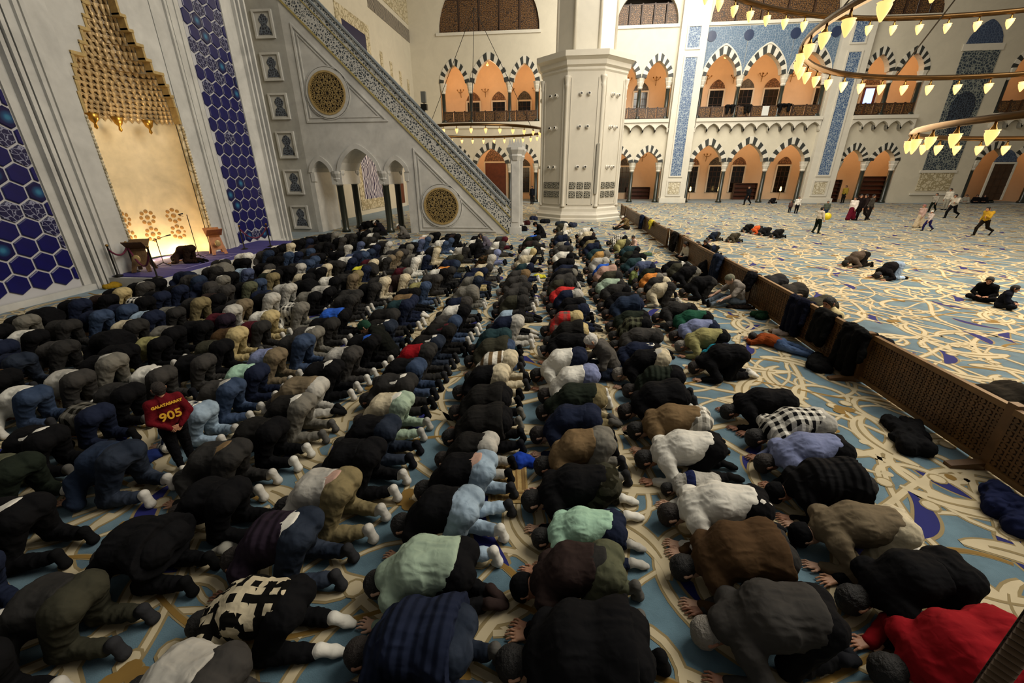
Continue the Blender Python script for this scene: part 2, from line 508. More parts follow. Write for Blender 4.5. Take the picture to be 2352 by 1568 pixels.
# ------------------------------------------------------------------ poses (everyone faces -x, the ground is z = 0)
def prostrate(hz=.46, back=.0, spread=.14, foot='tuck', arm=.33, fat=1.0, hem=.02, coat=None, seed=1, loose=0.0, hood=False, wide=1.0, headtilt=0.0, **kw):
    """kneeling with forehead and palms on the floor; hz height of the hips"""
    pel = (0.0 + back, hz)
    che = (-.31 + back * .6, hz * .55 + .165); upc = (-.475, .275); nec = (-.565, .20)
    head = (-.675, 0, .135)
    kx = -.12 + back * .3
    feet = dict(tuck=dict(an=(.29 + back * .3, .125, .115), heel=(.355 + back * .3, .125, .165), ball=(.405 + back * .3, .13, .045), toe=(.355 + back * .3, .13, .026)),
                flat=dict(an=(.29 + back * .3, .12, .06), heel=(.335 + back * .3, .115, .082), ball=(.45 + back * .3, .105, .05), toe=(.515 + back * .3, .10, .035)),
                cross=dict(an=((.29, .06, .08), (.29, -.05, .07)), heel=((.345, .05, .115), (.345, -.06, .105)), ball=((.43, .02, .07), (.44, -.03, .06)), toe=((.49, .0, .05), (.50, -.02, .045))))[foot]
    P = dict(pel=pel, che=che, upc=upc, nec=nec, head=head, hu=(-.93, headtilt, -.36), hf=(-.36, 0, -.93),
             sh=(-.465, .185, .255), el=(-.36, arm, .095), wr=(-.60, .25, .035), hand=(-1, -.12, -.06),
             hip=(.0 + back, .095, hz - .02), kn=(kx, spread, .085), bellydir=(0, 0, -.12), fat=fat, hem=hem, coat=coat, seed=seed, loose=loose, hood=hood, wide=wide,
             butt=(.045, 0, .0))
    P.update(feet); P.update(kw)
    SX = .86   # shorter from head to heel
    def sq(v):
        if hasattr(v[0], '__len__'): return tuple(sq(q) for q in v)
        return (v[0] * SX,) + tuple(v[1:])
    for k in ('pel', 'che', 'upc', 'nec', 'head', 'sh', 'el', 'wr', 'hip', 'kn', 'an', 'heel', 'ball', 'toe'): P[k] = sq(P[k])
    return P
POSES = {}
def pose(name, P, **kw): POSES[name] = (P, kw)
pose('pa', prostrate(hz=.46, seed=1))
pose('pb', prostrate(hz=.51, back=.03, spread=.19, arm=.30, seed=2, hem=.06, foot='tuck'))
pose('pc', prostrate(hz=.40, back=.10, spread=.15, arm=.34, seed=3, foot='flat', hem=-.02))
pose('pd', prostrate(hz=.43, back=.05, fat=1.13, arm=.37, seed=4, wide=1.06, loose=.01, hem=-.06, coat=(.08, 0, .42), foot='tuck'))
pose('pe', prostrate(hz=.48, spread=.17, fat=.95, arm=.31, seed=5, hem=.10, foot='flat'))
pose('pf', prostrate(hz=.44, back=.06, fat=1.06, seed=6, loose=.016, hem=-.03, foot='cross', hood=True))
pose('pg', prostrate(hz=.45, back=.02, fat=1.0, seed=7, hem=-.15, coat=(.07, 0, .40), loose=.012, butt=(.0, 0, .0), foot='tuck', wide=1.05))
def sitting_forward():
    return dict(pel=(.0, .16), che=(-.14, .40), upc=(-.24, .55), nec=(-.32, .62), head=(-.44, 0, .66), hu=(-.65, 0, .76), hf=(-.76, 0, -.65),
                sh=(-.21, .19, .54), el=(-.27, .27, .30), wr=(-.45, .20, .26), hand=(-1, -.1, -.35), hip=(-.02, .10, .14), kn=(-.40, .19, .15), an=(-.08, .21, .06), heel=(-.03, .2, .07),
                ball=(.07, .17, .05), toe=(.13, .15, .035), seed=21, hem=-.02, butt=(.02, 0, -.03), bellydir=(-.05, 0, -.02))
pose('sitfwd', sitting_forward())
pose('legsout', dict(pel=(.0, .15), che=(-.07, .40), upc=(-.15, .57), nec=(-.23, .65), head=(-.35, 0, .71), hu=(-.5, 0, .86), hf=(-.86, 0, -.5),
                     sh=(-.13, .19, .56), el=(-.33, .28, .37), wr=(-.55, .24, .25), hand=(-1, -.15, -.5), hip=(-.05, .10, .13), kn=(-.42, .14, .22), an=(-.78, .13, .075), heel=(-.84, .13, .05),
                     ball=(-.87, .14, .14), toe=(-.87, .14, .20), seed=22, hem=-.02, butt=(.03, 0, -.02), bellydir=(-.04, 0, 0), sleeve=0))
pose('crossleg', dict(pel=(.0, .14), che=(-.05, .38), upc=(-.09, .54), nec=(-.13, .62), head=(-.19, 0, .73), hu=(-.2, 0, .98), hf=(-.98, 0, -.2),
                      sh=(-.09, .18, .52), el=(-.13, .27, .29), wr=(-.30, .13, .22), hand=(-1, -.8, -.2), hip=(-.03, .10, .13), kn=(-.33, .30, .16), an=(-.30, -.06, .07), heel=(-.26, -.09, .06),
                      ball=(-.22, -.16, .05), toe=(-.20, -.2, .05), seed=23, hem=-.02, butt=(.02, 0, -.02)))
def standing(step=0.0, seed=31, arm=None, **kw):
    P = dict(pel=(0, .92), che=(.0, 1.16), upc=(.0, 1.36), nec=(-.015, 1.47), head=(-.035, 0, 1.61), hu=(0, 0, 1), hf=(-1, 0, -.1),
             sh=(.0, .185, 1.38), el=((.03 + step * .3, .235, 1.09), (.03 - step * .3, -.235, 1.09)), wr=((-.05 + step * .45, .245, .85), (-.05 - step * .45, -.245, .85)),
             hand=((-.25, 0, -1), (-.25, 0, -1)), hand_up=(0, 1, 0.0), hip=(.0, .095, .88),
             kn=((-.03 - step * .35, .10, .48), (-.02 + step * .25, -.10, .48)), an=((.0 - step * .4, .10, .08), (.0 + step * .75, -.10, .10 + abs(step) * .25)),
             heel=((.04 - step * .4, .10, .045), (.05 + step * .8, -.10, .06 + abs(step) * .3)), ball=((-.12 - step * .4, .11, .04), (-.09 + step * .75, -.11, .04)), toe=((-.18 - step * .4, .115, .035), (-.15 + step * .72, -.115, .035)),
             seed=seed, hem=-.1, butt=(.045, 0, -.03), fold=(1, 1, .6), curl=.6)
    P.update(kw); return P
pose('stand', standing())
pose('walk', standing(step=.55, seed=32))
pose('reach', standing(step=.2, seed=33, el=((-.05, .25, 1.12), (-.20, -.26, 1.20)), wr=((-.14, .25, .90), (-.43, -.27, 1.16)), hand=((-.4, 0, -1), (-1, 0, -.1))))
pose('run', standing(step=.85, seed=34, che=(-.05, 1.15), upc=(-.1, 1.34), nec=(-.15, 1.44), head=(-.2, 0, 1.57), el=((.14, .27, 1.13), (-.22, -.26, 1.10)), wr=((-.02, .27, .93), (-.38, -.16, 1.2))))
pose('robed', standing(step=.25, seed=35, robe=True, loose=.03, hem=-.2))
pose('handsback', standing(step=.12, seed=36, el=((.10, .27, 1.12), (.10, -.27, 1.12)), wr=((.19, .07, .93), (.19, -.06, .93)), hand=((.1, -.9, -.3), (.1, .9, -.3)), hand_up=(1, 0, 0)))
pose('lying', dict(pel=(.0, .12), che=(-.24, .16), upc=(-.42, .17), nec=(-.52, .15), head=(-.64, 0, .13), hu=(-.95, 0, .2), hf=(-.2, .6, -.7),
                   sh=(-.41, .17, .14), el=(-.58, .30, .06), wr=(-.72, .12, .05), hand=(-.8, -.5, 0), hip=(.0, .09, .11), kn=(.32, .13, .10), an=(.68, .10, .06), heel=(.74, .10, .07), ball=(.84, .09, .05), toe=(.90, .08, .04), seed=37, hem=-.02, butt=(0, 0, .03)))
_built = {}
def meshes_of(name):
    if name not in _built:
        P, kw = POSES[name]; _built[name] = build_person(P, **kw)
    return _built[name]

# ------------------------------------------------------------------ cloth, skin, hair
def cloth(color=None, pattern=None):
    """woven cloth; without a colour of its own it takes the colour each object carries"""
    key = 'cloth_' + (color.lstrip('#') if color else 'dyed') + ('_' + pattern if pattern else '')
    if key in _mats: return _mats[key]
    m, nt, b = nodemat(key)
    tc = N(nt, 'ShaderNodeTexCoord')
    if color: c = N(nt, 'ShaderNodeRGB'); c.outputs[0].default_value = hexc(color); c = c.outputs[0]
    else: c = N(nt, 'ShaderNodeObjectInfo').outputs['Color']
    b.inputs['Roughness'].default_value = .92
    b.inputs['Specular IOR Level'].default_value = .08
    nz = N(nt, 'ShaderNodeTexNoise', i_Scale=5.0, i_Detail=1.0); nt.links.new(tc.outputs['Object'], nz.inputs['Vector'])
    mr = N(nt, 'ShaderNodeMapRange'); mr.inputs[1].default_value = .3; mr.inputs[2].default_value = .7; mr.inputs[3].default_value = .86; mr.inputs[4].default_value = 1.14
    nt.links.new(nz.outputs['Fac'], mr.inputs[0])
    sc_ = N(nt, 'ShaderNodeVectorMath', operation='SCALE'); nt.links.new(c, sc_.inputs[0])
    nt.links.new(mr.outputs[0], sc_.inputs['Scale'])
    colour_in = sc_.inputs[0]
    def band(axis, freq, duty, phase=0.0):
        sp = N(nt, 'ShaderNodeSeparateXYZ'); nt.links.new(tc.outputs['Object'], sp.inputs[0])
        mu = N(nt, 'ShaderNodeMath', operation='MULTIPLY_ADD'); mu.inputs[1].default_value = freq; mu.inputs[2].default_value = 50 + phase
        nt.links.new(sp.outputs[axis], mu.inputs[0])
        fr = N(nt, 'ShaderNodeMath', operation='FRACT'); nt.links.new(mu.outputs[0], fr.inputs[0])
        lt = N(nt, 'ShaderNodeMath', operation='LESS_THAN'); lt.inputs[1].default_value = duty; nt.links.new(fr.outputs[0], lt.inputs[0])
        return lt.outputs[0]
    def mix(fac, A, B):
        mx = N(nt, 'ShaderNodeMix', data_type='RGBA'); nt.links.new(fac, mx.inputs['Factor'])
        for sk, v in ((6, A), (7, B)):
            if isinstance(v, tuple): mx.inputs[sk].default_value = v
            else: nt.links.new(v, mx.inputs[sk])
        return mx.outputs[2]
    def mth(op, a, b_):
        q = N(nt, 'ShaderNodeMath', operation=op)
        for k, v in ((0, a), (1, b_)):
            if isinstance(v, (int, float)): q.inputs[k].default_value = v
            else: nt.links.new(v, q.inputs[k])
        return q.outputs[0]
    if pattern == 'check':      # pale squares crossing dark bands
        fac = mth('MULTIPLY', mth('ADD', band(0, 11, .5), band(1, 11, .5)), .5)
        nt.links.new(mix(fac, hexc('#d8d4c8'), c), colour_in)
    elif pattern == 'plaid':    # red blocks on grey
        fac = mth('MULTIPLY', mth('ADD', band(0, 6, .55), band(1, 5, .55)), .5)
        nt.links.new(mix(fac, hexc('#57514a'), c), colour_in)
    elif pattern == 'tartan':
        fac = mth('MULTIPLY', mth('ADD', band(0, 9, .55), band(1, 8, .5)), .5)
        nt.links.new(mix(fac, c, hexc('#15140f')), colour_in)
    elif pattern == 'stripe':   # broad tan stripes on white
        nt.links.new(mix(band(0, 7, .45), hexc('#d6d2c6'), c), colour_in)
    elif pattern == 'puffer':
        w = N(nt, 'ShaderNodeTexWave', bands_direction='X', i_Scale=4.2); nt.links.new(tc.outputs['Object'], w.inputs['Vector'])
        bp = N(nt, 'ShaderNodeBump', i_Strength=.5, i_Distance=.03); nt.links.new(w.outputs['Fac'], bp.inputs['Height']); nt.links.new(bp.outputs[0], b.inputs['Normal'])
    elif pattern == 'zigzag':   # black and cream triangles
        vo = N(nt, 'ShaderNodeTexVoronoi', feature='F1', distance='CHEBYCHEV', i_Scale=11.0, i_Randomness=.35)
        mp = N(nt, 'ShaderNodeMapping'); mp.inputs['Rotation'].default_value = (.2, .3, .75); nt.links.new(tc.outputs['Object'], mp.inputs[0]); nt.links.new(mp.outputs[0], vo.inputs['Vector'])
        spc = N(nt, 'ShaderNodeSeparateColor'); nt.links.new(vo.outputs['Color'], spc.inputs[0])
        ck = mth('ADD', band(0, 9, .5), band(1, 9, .5, .25)); fac = mth('GREATER_THAN', mth('ADD', mth('MULTIPLY', ck, .5), spc.outputs[0]), .95)
        nt.links.new(mix(fac, hexc('#0c0b0a'), c), colour_in)
    elif pattern == 'stars':
        vo = N(nt, 'ShaderNodeTexVoronoi', feature='F1', distance='MANHATTAN', i_Scale=6.0, i_Randomness=.8); nt.links.new(tc.outputs['Object'], vo.inputs['Vector'])
        fac = mth('LESS_THAN', vo.outputs['Distance'], .26); nt.links.new(mix(fac, c, hexc('#cfcbc2')), colour_in)
    elif pattern == 'camo':
        n2 = N(nt, 'ShaderNodeTexNoise', i_Scale=11.0, i_Detail=1.0); nt.links.new(tc.outputs['Object'], n2.inputs['Vector'])
        nt.links.new(mix(mth('GREATER_THAN', n2.outputs['Fac'], .52), c, hexc('#1d1c12')), colour_in)
    elif pattern == 'yoke':     # a blue band across
        nt.links.new(mix(band(0, 1.2, .16, .41), c, hexc('#1c2348')), colour_in)
    elif pattern == 'denim':
        n2 = N(nt, 'ShaderNodeTexNoise', i_Scale=3.0, i_Detail=2.0); nt.links.new(tc.outputs['Object'], n2.inputs['Vector'])
        lt_ = N(nt, 'ShaderNodeVectorMath', operation='MULTIPLY_ADD'); nt.links.new(c, lt_.inputs[0]); lt_.inputs[1].default_value = (1.9,) * 3; lt_.inputs[2].default_value = (.015,) * 3; lit = lt_.outputs[0]
        f2 = N(nt, 'ShaderNodeMapRange'); f2.inputs[1].default_value = .42; f2.inputs[2].default_value = .72; nt.links.new(n2.outputs['Fac'], f2.inputs[0])
        nt.links.new(mix(f2.outputs[0], c, lit), colour_in)
    nt.links.new(sc_.outputs[0], b.inputs['Base Color'])
    if pattern != 'puffer':
        wv = N(nt, 'ShaderNodeTexNoise', i_Scale=16.0, i_Detail=1.5, i_Distortion=.6); nt.links.new(tc.outputs['Object'], wv.inputs['Vector'])
        bp = N(nt, 'ShaderNodeBump', i_Strength=.35, i_Distance=.02); nt.links.new(wv.outputs['Fac'], bp.inputs['Height']); nt.links.new(bp.outputs[0], b.inputs['Normal'])
    _mats[key] = m
    return m
SKINC = ('#a9785c', '#b88a6c', '#8c5f47', '#c29a80')
def dyed(name, rough, bump, bscale):
    m = plain(name, '#808080', rough, bump=bump, bscale=bscale); oi = N(m.node_tree, 'ShaderNodeObjectInfo')
    m.node_tree.links.new(oi.outputs['Color'], m.node_tree.nodes['Principled BSDF'].inputs['Base Color']); return m
SKIN = dyed('skin', .55, .15, 60); HAIRM = dyed('hair', .75, .6, 90)
EYES = plain('eyes', '#17110e', .3)
HAIRC = {'k': '#0d0b0a', 'b': '#1c1410', 'g': '#7b766e', 'w': '#c9c4ba'}

def make_person(pose_name, loc, rz, top, trousers, sock='#111112', skin=0, hair='k', cap=None, scale=1.0, hem=None, bare=False, parts='full'):
    ms = meshes_of(pose_name)
    tp, tpat = top if isinstance(top, tuple) else (top, None)
    tr, rpat = trousers if isinstance(trousers, tuple) else (trousers, None)
    b = ms['body']
    if len(b.materials) == 0: b.materials.append(SKIN); b.materials.append(EYES)
    o = bpy.data.objects.new('person', b); COL.objects.link(o)
    o.location = loc; o.rotation_euler = (0, 0, rz); o.scale = (scale,) * 3; o.color = hexc(SKINC[skin])
    def part(nm, me, color, mat):
        q = bpy.data.objects.new(nm, variant(me, mat)); COL.objects.link(q); q.parent = o; q.color = hexc(color)
        return q
    CL = cloth()
    part('shirt', ms['top'], tp, cloth(None, tpat)); part('trousers', ms['trousers'], tr, cloth(None, rpat))
    if hem: part('shirt_hem', ms['hem'], hem, CL)
    if not bare:
        part('sock', ms['sock0'], sock, CL); part('sock', ms['sock1'], sock, CL)
    if cap == 'none': pass
    elif cap and cap[0] == 'c': part('skullcap', ms['cap'], cap[1:], CL); part('hair', ms['hair'], HAIRC[hair], HAIRM)
    elif cap and cap[0] == 'b': part('knitted_hat', ms['beanie'], cap[1:], CL)
    else: part('hair', ms['hair'], HAIRC[hair], HAIRM)
    return o
# ------------------------------------------------------------------ stone, metal, wood
def stone_mat(name, color, vein=.10, block=(1.6, .8), joint=.035, rough=.55):
    if name in _mats: return _mats[name]
    m, nt, b = nodemat(name); c = hexc(color)
    tc = N(nt, 'ShaderNodeTexCoord')
    n1 = N(nt, 'ShaderNodeTexNoise', i_Scale=.7, i_Detail=5.0, i_Distortion=1.5); nt.links.new(tc.outputs['Object'], n1.inputs['Vector'])
    n2 = N(nt, 'ShaderNodeTexNoise', i_Scale=5.0, i_Detail=6.0); nt.links.new(tc.outputs['Object'], n2.inputs['Vector'])
    ad = N(nt, 'ShaderNodeMath', operation='MULTIPLY_ADD'); ad.inputs[1].default_value = .35; nt.links.new(n2.outputs['Fac'], ad.inputs[0]); nt.links.new(n1.outputs['Fac'], ad.inputs[2])
    mr = N(nt, 'ShaderNodeMapRange'); mr.inputs[1].default_value = .45; mr.inputs[2].default_value = .95; mr.inputs[3].default_value = 1 + vein * .6; mr.inputs[4].default_value = 1 - vein
    nt.links.new(ad.outputs[0], mr.inputs[0])
    mx = N(nt, 'ShaderNodeVectorMath', operation='SCALE'); mx.inputs[0].default_value = c[:3]; nt.links.new(mr.outputs[0], mx.inputs['Scale'])
    nt.links.new(mx.outputs[0], b.inputs['Base Color']); b.inputs['Roughness'].default_value = rough
    _mats[name] = m; return m
MARBLE = stone_mat('white_marble', '#c1c0bb', .22, rough=.4)
STONE = stone_mat('cream_stone', '#c8c0ac', .07)
PALE = stone_mat('pale_stone', '#cdc7b8', .06)
PLASTER = stone_mat('peach_plaster', '#d8bfa0', .06)
GREENST = stone_mat('green_stone', '#23271f', .45, rough=.3)
DARKST = stone_mat('dark_voussoir_stone', '#2b2d2a', .2)
GOLD = plain('gilding', '#b98c3c', .32, .85, noise=.25, nscale=14)
GOLDW = plain('gilded_lattice', '#b39a66', .45, .35, noise=.2, nscale=10)
BRASS = plain('brass', '#8a6a34', .28, .9, noise=.15, nscale=3)
WOOD = plain('dark_wood', '#3a2412', .5, noise=.3, nscale=4, bump=.2, bscale=30)
WOODM = plain('red_brown_wood', '#5a2a14', .5, noise=.25, nscale=3)
IRON = plain('dark_metal', '#1a1815', .45, .6)
GLASSD = plain('dark_glass', '#15120d', .15)
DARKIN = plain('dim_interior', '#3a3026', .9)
NAVY = plain('navy_enamel', '#090a4e', .3, noise=.18, nscale=3)
def damask(name, base, ink, scale, thr=.5, kind='vor'):
    """carved or glazed all-over foliage pattern"""
    if name in _mats: return _mats[name]
    m, nt, b = nodemat(name); tc = N(nt, 'ShaderNodeTexCoord')
    nz = N(nt, 'ShaderNodeTexNoise', i_Scale=scale * .6, i_Detail=2.0); nt.links.new(tc.outputs['Object'], nz.inputs['Vector'])
    ve = N(nt, 'ShaderNodeVectorMath', operation='MULTIPLY_ADD'); ve.inputs[1].default_value = (.5 / scale * 3,) * 3
    nt.links.new(nz.outputs['Color'], ve.inputs[0]); nt.links.new(tc.outputs['Object'], ve.inputs[2])
    if kind == 'vor':
        vo = N(nt, 'ShaderNodeTexVoronoi', feature='DISTANCE_TO_EDGE', i_Scale=scale, i_Randomness=.75); nt.links.new(ve.outputs[0], vo.inputs['Vector'])
        v = vo.outputs['Distance']; a0, a1 = .03 + thr * .1, .08 + thr * .14
    else:
        vo = N(nt, 'ShaderNodeTexWave', wave_type='RINGS', i_Scale=scale * .5, i_Distortion=9.0, i_Detail=1.5); nt.links.new(tc.outputs['Object'], vo.inputs['Vector'])
        v = vo.outputs['Fac']; a0, a1 = thr - .06, thr + .06
    mr = N(nt, 'ShaderNodeMapRange'); mr.inputs[1].default_value = a0; mr.inputs[2].default_value = a1; nt.links.new(v, mr.inputs[0])
    mx = N(nt, 'ShaderNodeMix', data_type='RGBA'); mx.inputs[6].default_value = hexc(ink); mx.inputs[7].default_value = hexc(base)
    nt.links.new(mr.outputs[0], mx.inputs['Factor']); nt.links.new(mx.outputs[2], b.inputs['Base Color'])
    b.inputs['Roughness'].default_value = .4
    bp = N(nt, 'ShaderNodeBump', i_Strength=.5, i_Distance=.03); bp.invert = True; nt.links.new(mr.outputs[0], bp.inputs['Height']); nt.links.new(bp.outputs[0], b.inputs['Normal'])
    _mats[name] = m; return m
BLUETILE = damask('blue_floral_tile', '#41597c', '#93a0ac', 6.0, .28)
BLUETILE2 = damask('grey_blue_tile', '#556a80', '#7c8a98', 5.0, .3)
STARTILE = damask('star_lattice_tile', '#2c3844', '#80857e', 4.5, .4)
CARVED = damask('carved_stone', '#c9bd9f', '#9a8d6c', 3.0, .3)
PIERCED = damask('pierced_marble', '#3f464c', '#b9b8b2', 9.0, .75)
SCRIPT = damask('white_script_on_purple', '#1d1640', '#c9c4cc', 2.6, .5, 'wave')
CALLI = damask('silver_script_on_navy', '#0a0b3c', '#8688a0', 8.0, .0, 'vor')
BANDCAL = damask('carved_dark_band', '#4a4440', '#8f8676', 3.0, .5, 'wave')
GRILLE = damask('brown_lattice', '#6b4a26', '#2a1a0c', 7.0, .5)
GILT_NICHE = damask('gilded_carving', '#b59c72', '#7d6644', 6.0, .4)

def struct(o, label=None): o['kind'] = 'structure'; return o

# ------------------------------------------------------------------ carpet
def carpet_material():
    m, nt, b = nodemat('blue_carpet'); tc = N(nt, 'ShaderNodeTexCoord')
    n1 = N(nt, 'ShaderNodeTexNoise', i_Scale=1.6, i_Detail=5.0, i_Roughness=.65); nt.links.new(tc.outputs['Object'], n1.inputs['Vector'])
    rp = N(nt, 'ShaderNodeValToRGB'); rp.color_ramp.elements[0].position = .3; rp.color_ramp.elements[1].position = .72
    rp.color_ramp.elements[0].color = hexc('#39525f'); rp.color_ramp.elements[1].color = hexc('#5f7d8b'); nt.links.new(n1.outputs['Fac'], rp.inputs[0])
    nt.links.new(rp.outputs[0], b.inputs['Base Color']); b.inputs['Roughness'].default_value = .95
    b.inputs['Sheen Weight'].default_value = .25
    n2 = N(nt, 'ShaderNodeTexNoise', i_Scale=120.0); nt.links.new(tc.outputs['Object'], n2.inputs['Vector'])
    bp = N(nt, 'ShaderNodeBump', i_Strength=.4, i_Distance=.01); nt.links.new(n2.outputs['Fac'], bp.inputs['Height']); nt.links.new(bp.outputs[0], b.inputs['Normal'])
    return m
floor_o = struct(MB().box(-16, 48, -4, 54, -.3, 0).build('floor', carpet_material()))
C_CREAM = plain('carpet_cream', '#b8aa8b', .95, noise=.1, nscale=3)
C_TAN = plain('carpet_tan', '#857551', .95, noise=.12, nscale=3)
C_GOLD = plain('carpet_gold', '#7d6029', .95, noise=.12, nscale=3)
C_NAVY = plain('carpet_navy', '#12165c', .95, noise=.15, nscale=3)
TX, TY = 3.3, 3.9
class Carpet(MB):
    def ribbon(s, pts, wid, z, mi):
        n = len(pts); A = []; s.m = mi
        for i in range(n):
            t = np.array(pts[min(i + 1, n - 1)]) - np.array(pts[max(i - 1, 0)]); t = t / (np.linalg.norm(t) + 1e-9)
            nn = np.array([-t[1], t[0]]) * wid[i] / 2
            A.append((pts[i][0] + nn[0], pts[i][1] + nn[1], z)); A.append((pts[i][0] - nn[0], pts[i][1] - nn[1], z))
        s.add(A, [(2 * i, 2 * i + 1, 2 * i + 3, 2 * i + 2) for i in range(n - 1)])
    def vine(s, pts, wid, edge=.022, mi=0, vein=False):
        s.lev += 1; e = (s.lev % 12) * .00012
        s.ribbon(pts, [w + 2 * edge for w in wid], .0020 + e, 2 if mi == 3 else 1)
        s.ribbon(pts, wid, .0038 + e, mi)
        if vein: s.ribbon(pts[3:-3], [w * .16 for w in wid][3:-3], .0056 + e, 1)
    lev = 0
    def cloth(s, x, y, a, k0, k1, L, w0, w1, n=22, prof='taper', **kw):
        pts = []; ds = L / n; wid = []
        for i in range(n + 1):
            t = i / n; pts.append((x, y)); a += (k0 + k1 * t) * ds; x += math.cos(a) * ds; y += math.sin(a) * ds
            wid.append(w0 + (w1 - w0) * t if prof == 'taper' else w1 + (w0 - w1) * math.sin(math.pi * min(1, t * 1.02)) ** .8 * (1.25 - .5 * t))
        s.vine(pts, wid, **kw)
        return pts[-1]
    def disc(s, x, y, r, z, mi, n=10):
        s.m = mi; s.add([(x + r * math.cos(2 * math.pi * k / n), y + r * math.sin(2 * math.pi * k / n), z) for k in range(n)], [tuple(range(n))])
cp = Carpet()
def wav(p, q, amp, ph, n=34, cyc=1):
    p = np.array(p); q = np.array(q); d = q - p; nn = np.array([-d[1], d[0]]) / np.linalg.norm(d)
    return [tuple(p + d * t + nn * amp * (math.sin(2 * math.pi * (cyc * t + ph)) - math.sin(2 * math.pi * ph))) for t in np.linspace(0, 1, n)]
# long stems that run on from one repeat into the next
cp.vine(wav((.2, .1), (.2 + TX, .1 + TY), .42, .0), [.06] * 34)
cp.vine(wav((.3, 2.0), (.3 + TX, 2.0 - TY), .50, .3), [.05] * 34)
cp.vine(wav((0, 1.1), (TX, 1.1), .38, .1, 28), [.055] * 28)
cp.vine(wav((1.9, 0), (1.9, TY), .45, .6, 30), [.065] * 30)
cp.vine(wav((2.9, 0), (2.9, TY), .30, .15, 30), [.045] * 30)
cp.vine(wav((0, 3.0), (TX, 3.0), .25, .55, 28), [.035] * 28, mi=3, edge=.012)
# scrolls, flaring leaves, buds
rc = random.Random(21)
spots = [(TX * (i + .5 * (k % 2) + rc.uniform(.1, .9)) / 4, TY * (k + rc.uniform(.1, .9)) / 6) for k in range(6) for i in range(4)]
for n_, (x, y) in enumerate(spots):
    a = rc.uniform(0, 6.28); sg = rc.choice((-1, 1))
    if n_ % 5 < 3:
        ex, ey = cp.cloth(x, y, a, sg * rc.uniform(.3, 1.4), sg * rc.uniform(2.0, 3.6), rc.uniform(1.5, 2.3), rc.uniform(.065, .10), .045, n=18)
        cp.disc(ex, ey, .085, .0062, 1); cp.disc(ex, ey, .065, .0068, 0)
    else:
        cp.cloth(x, y, a, sg * rc.uniform(.5, 1.1), sg * rc.uniform(.8, 2.0), rc.uniform(.95, 1.45), rc.uniform(.15, .23), .03, n=16, prof='leaf', vein=True)
for (x, y, a, k) in ((1.0, 1.35, 1.0, 1.0), (2.5, 3.6, 2.6, -1.2), (2.75, .35, .5, 1.1)):
    cp.cloth(x, y, a, k, k * .7, .75, .17, .02, prof='leaf', mi=4, edge=.03)
    cp.cloth(x + .1, y - .12, a - .3, -k, -k, .5, .05, .03, mi=3, edge=.01)
for (x, y, a) in ((.15, 2.5, .6), (1.45, .35, 2.2), (2.2, 2.75, 4.0)):
    for k in range(3): cp.disc(x + .085 * math.cos(a + k * 1.3), y + .085 * math.sin(a + k * 1.3), .072, .0066 + k * .0003, 3)
    cp.cloth(x, y, a + 3.6, .8, .8, .5, .04, .025, mi=3, edge=.008)
pat = cp.mesh('carpet_pattern')
for mm in (C_CREAM, C_TAN, C_TAN, C_GOLD, C_NAVY): pat.materials.append(mm)
po = bpy.data.objects.new('carpet_pattern', pat); COL.objects.link(po); po.parent = floor_o; po['kind'] = 'stuff'
po.location = (-12.7, -1.2, .0)
for k, (n_, v_) in enumerate(((18, (TX, 0, 0)), (12, (0, TY, 0)))):
    am = po.modifiers.new('repeat', 'ARRAY'); am.use_relative_offset = False; am.use_constant_offset = True; am.constant_offset_displace = v_; am.count = n_

# a second, finer web of stems with its own repeat
c2 = Carpet(); UX, UY = 4.7, 5.3; r2 = random.Random(8)
def wv2(p, q, amp, ph, w, n=40, cyc=2): c2.vine(wav(p, q, amp, ph, n, cyc), [w] * n, edge=.012)
wv2((0, .8), (UX, .8), .3, .0, .032); wv2((0, 3.4), (UX, 3.4), .36, .4, .03); wv2((1.1, 0), (1.1, UY), .34, .2, .032); wv2((3.5, 0), (3.5, UY), .3, .7, .035); wv2((.2, .3), (.2 + UX, .3 + UY), .3, .1, .03)
for k in range(20):
    sg = r2.choice((-1, 1)); ex, ey = c2.cloth(r2.uniform(0, UX), r2.uniform(0, UY), r2.uniform(0, 6.28), sg * r2.uniform(.2, 1.0), sg * r2.uniform(2.5, 4.5), r2.uniform(1.0, 1.7), .045, .03, n=14, edge=.012)
    c2.disc(ex, ey, .05, .0062, 0 if k % 3 else 3)
for k in range(4):
    c2.cloth(r2.uniform(0, UX), r2.uniform(0, UY), r2.uniform(0, 6.28), 1.0, .8, .8, .15, .02, n=14, prof='leaf', mi=4, edge=.025)
p2m = c2.mesh('carpet_tendrils')
for mm in (C_CREAM, C_TAN, C_TAN, C_GOLD, C_NAVY): p2m.materials.append(mm)
po2 = bpy.data.objects.new('carpet_tendrils', p2m); COL.objects.link(po2); po2.parent = floor_o; po2['kind'] = 'stuff'; po2.location = (-12.6, -1.0, -.0016)
for k, (n_, v_) in enumerate(((12, (UX, 0, 0)), (9, (0, UY, 0)))):
    am = po2.modifiers.new('repeat', 'ARRAY'); am.use_relative_offset = False; am.use_constant_offset = True; am.constant_offset_displace = v_; am.count = n_

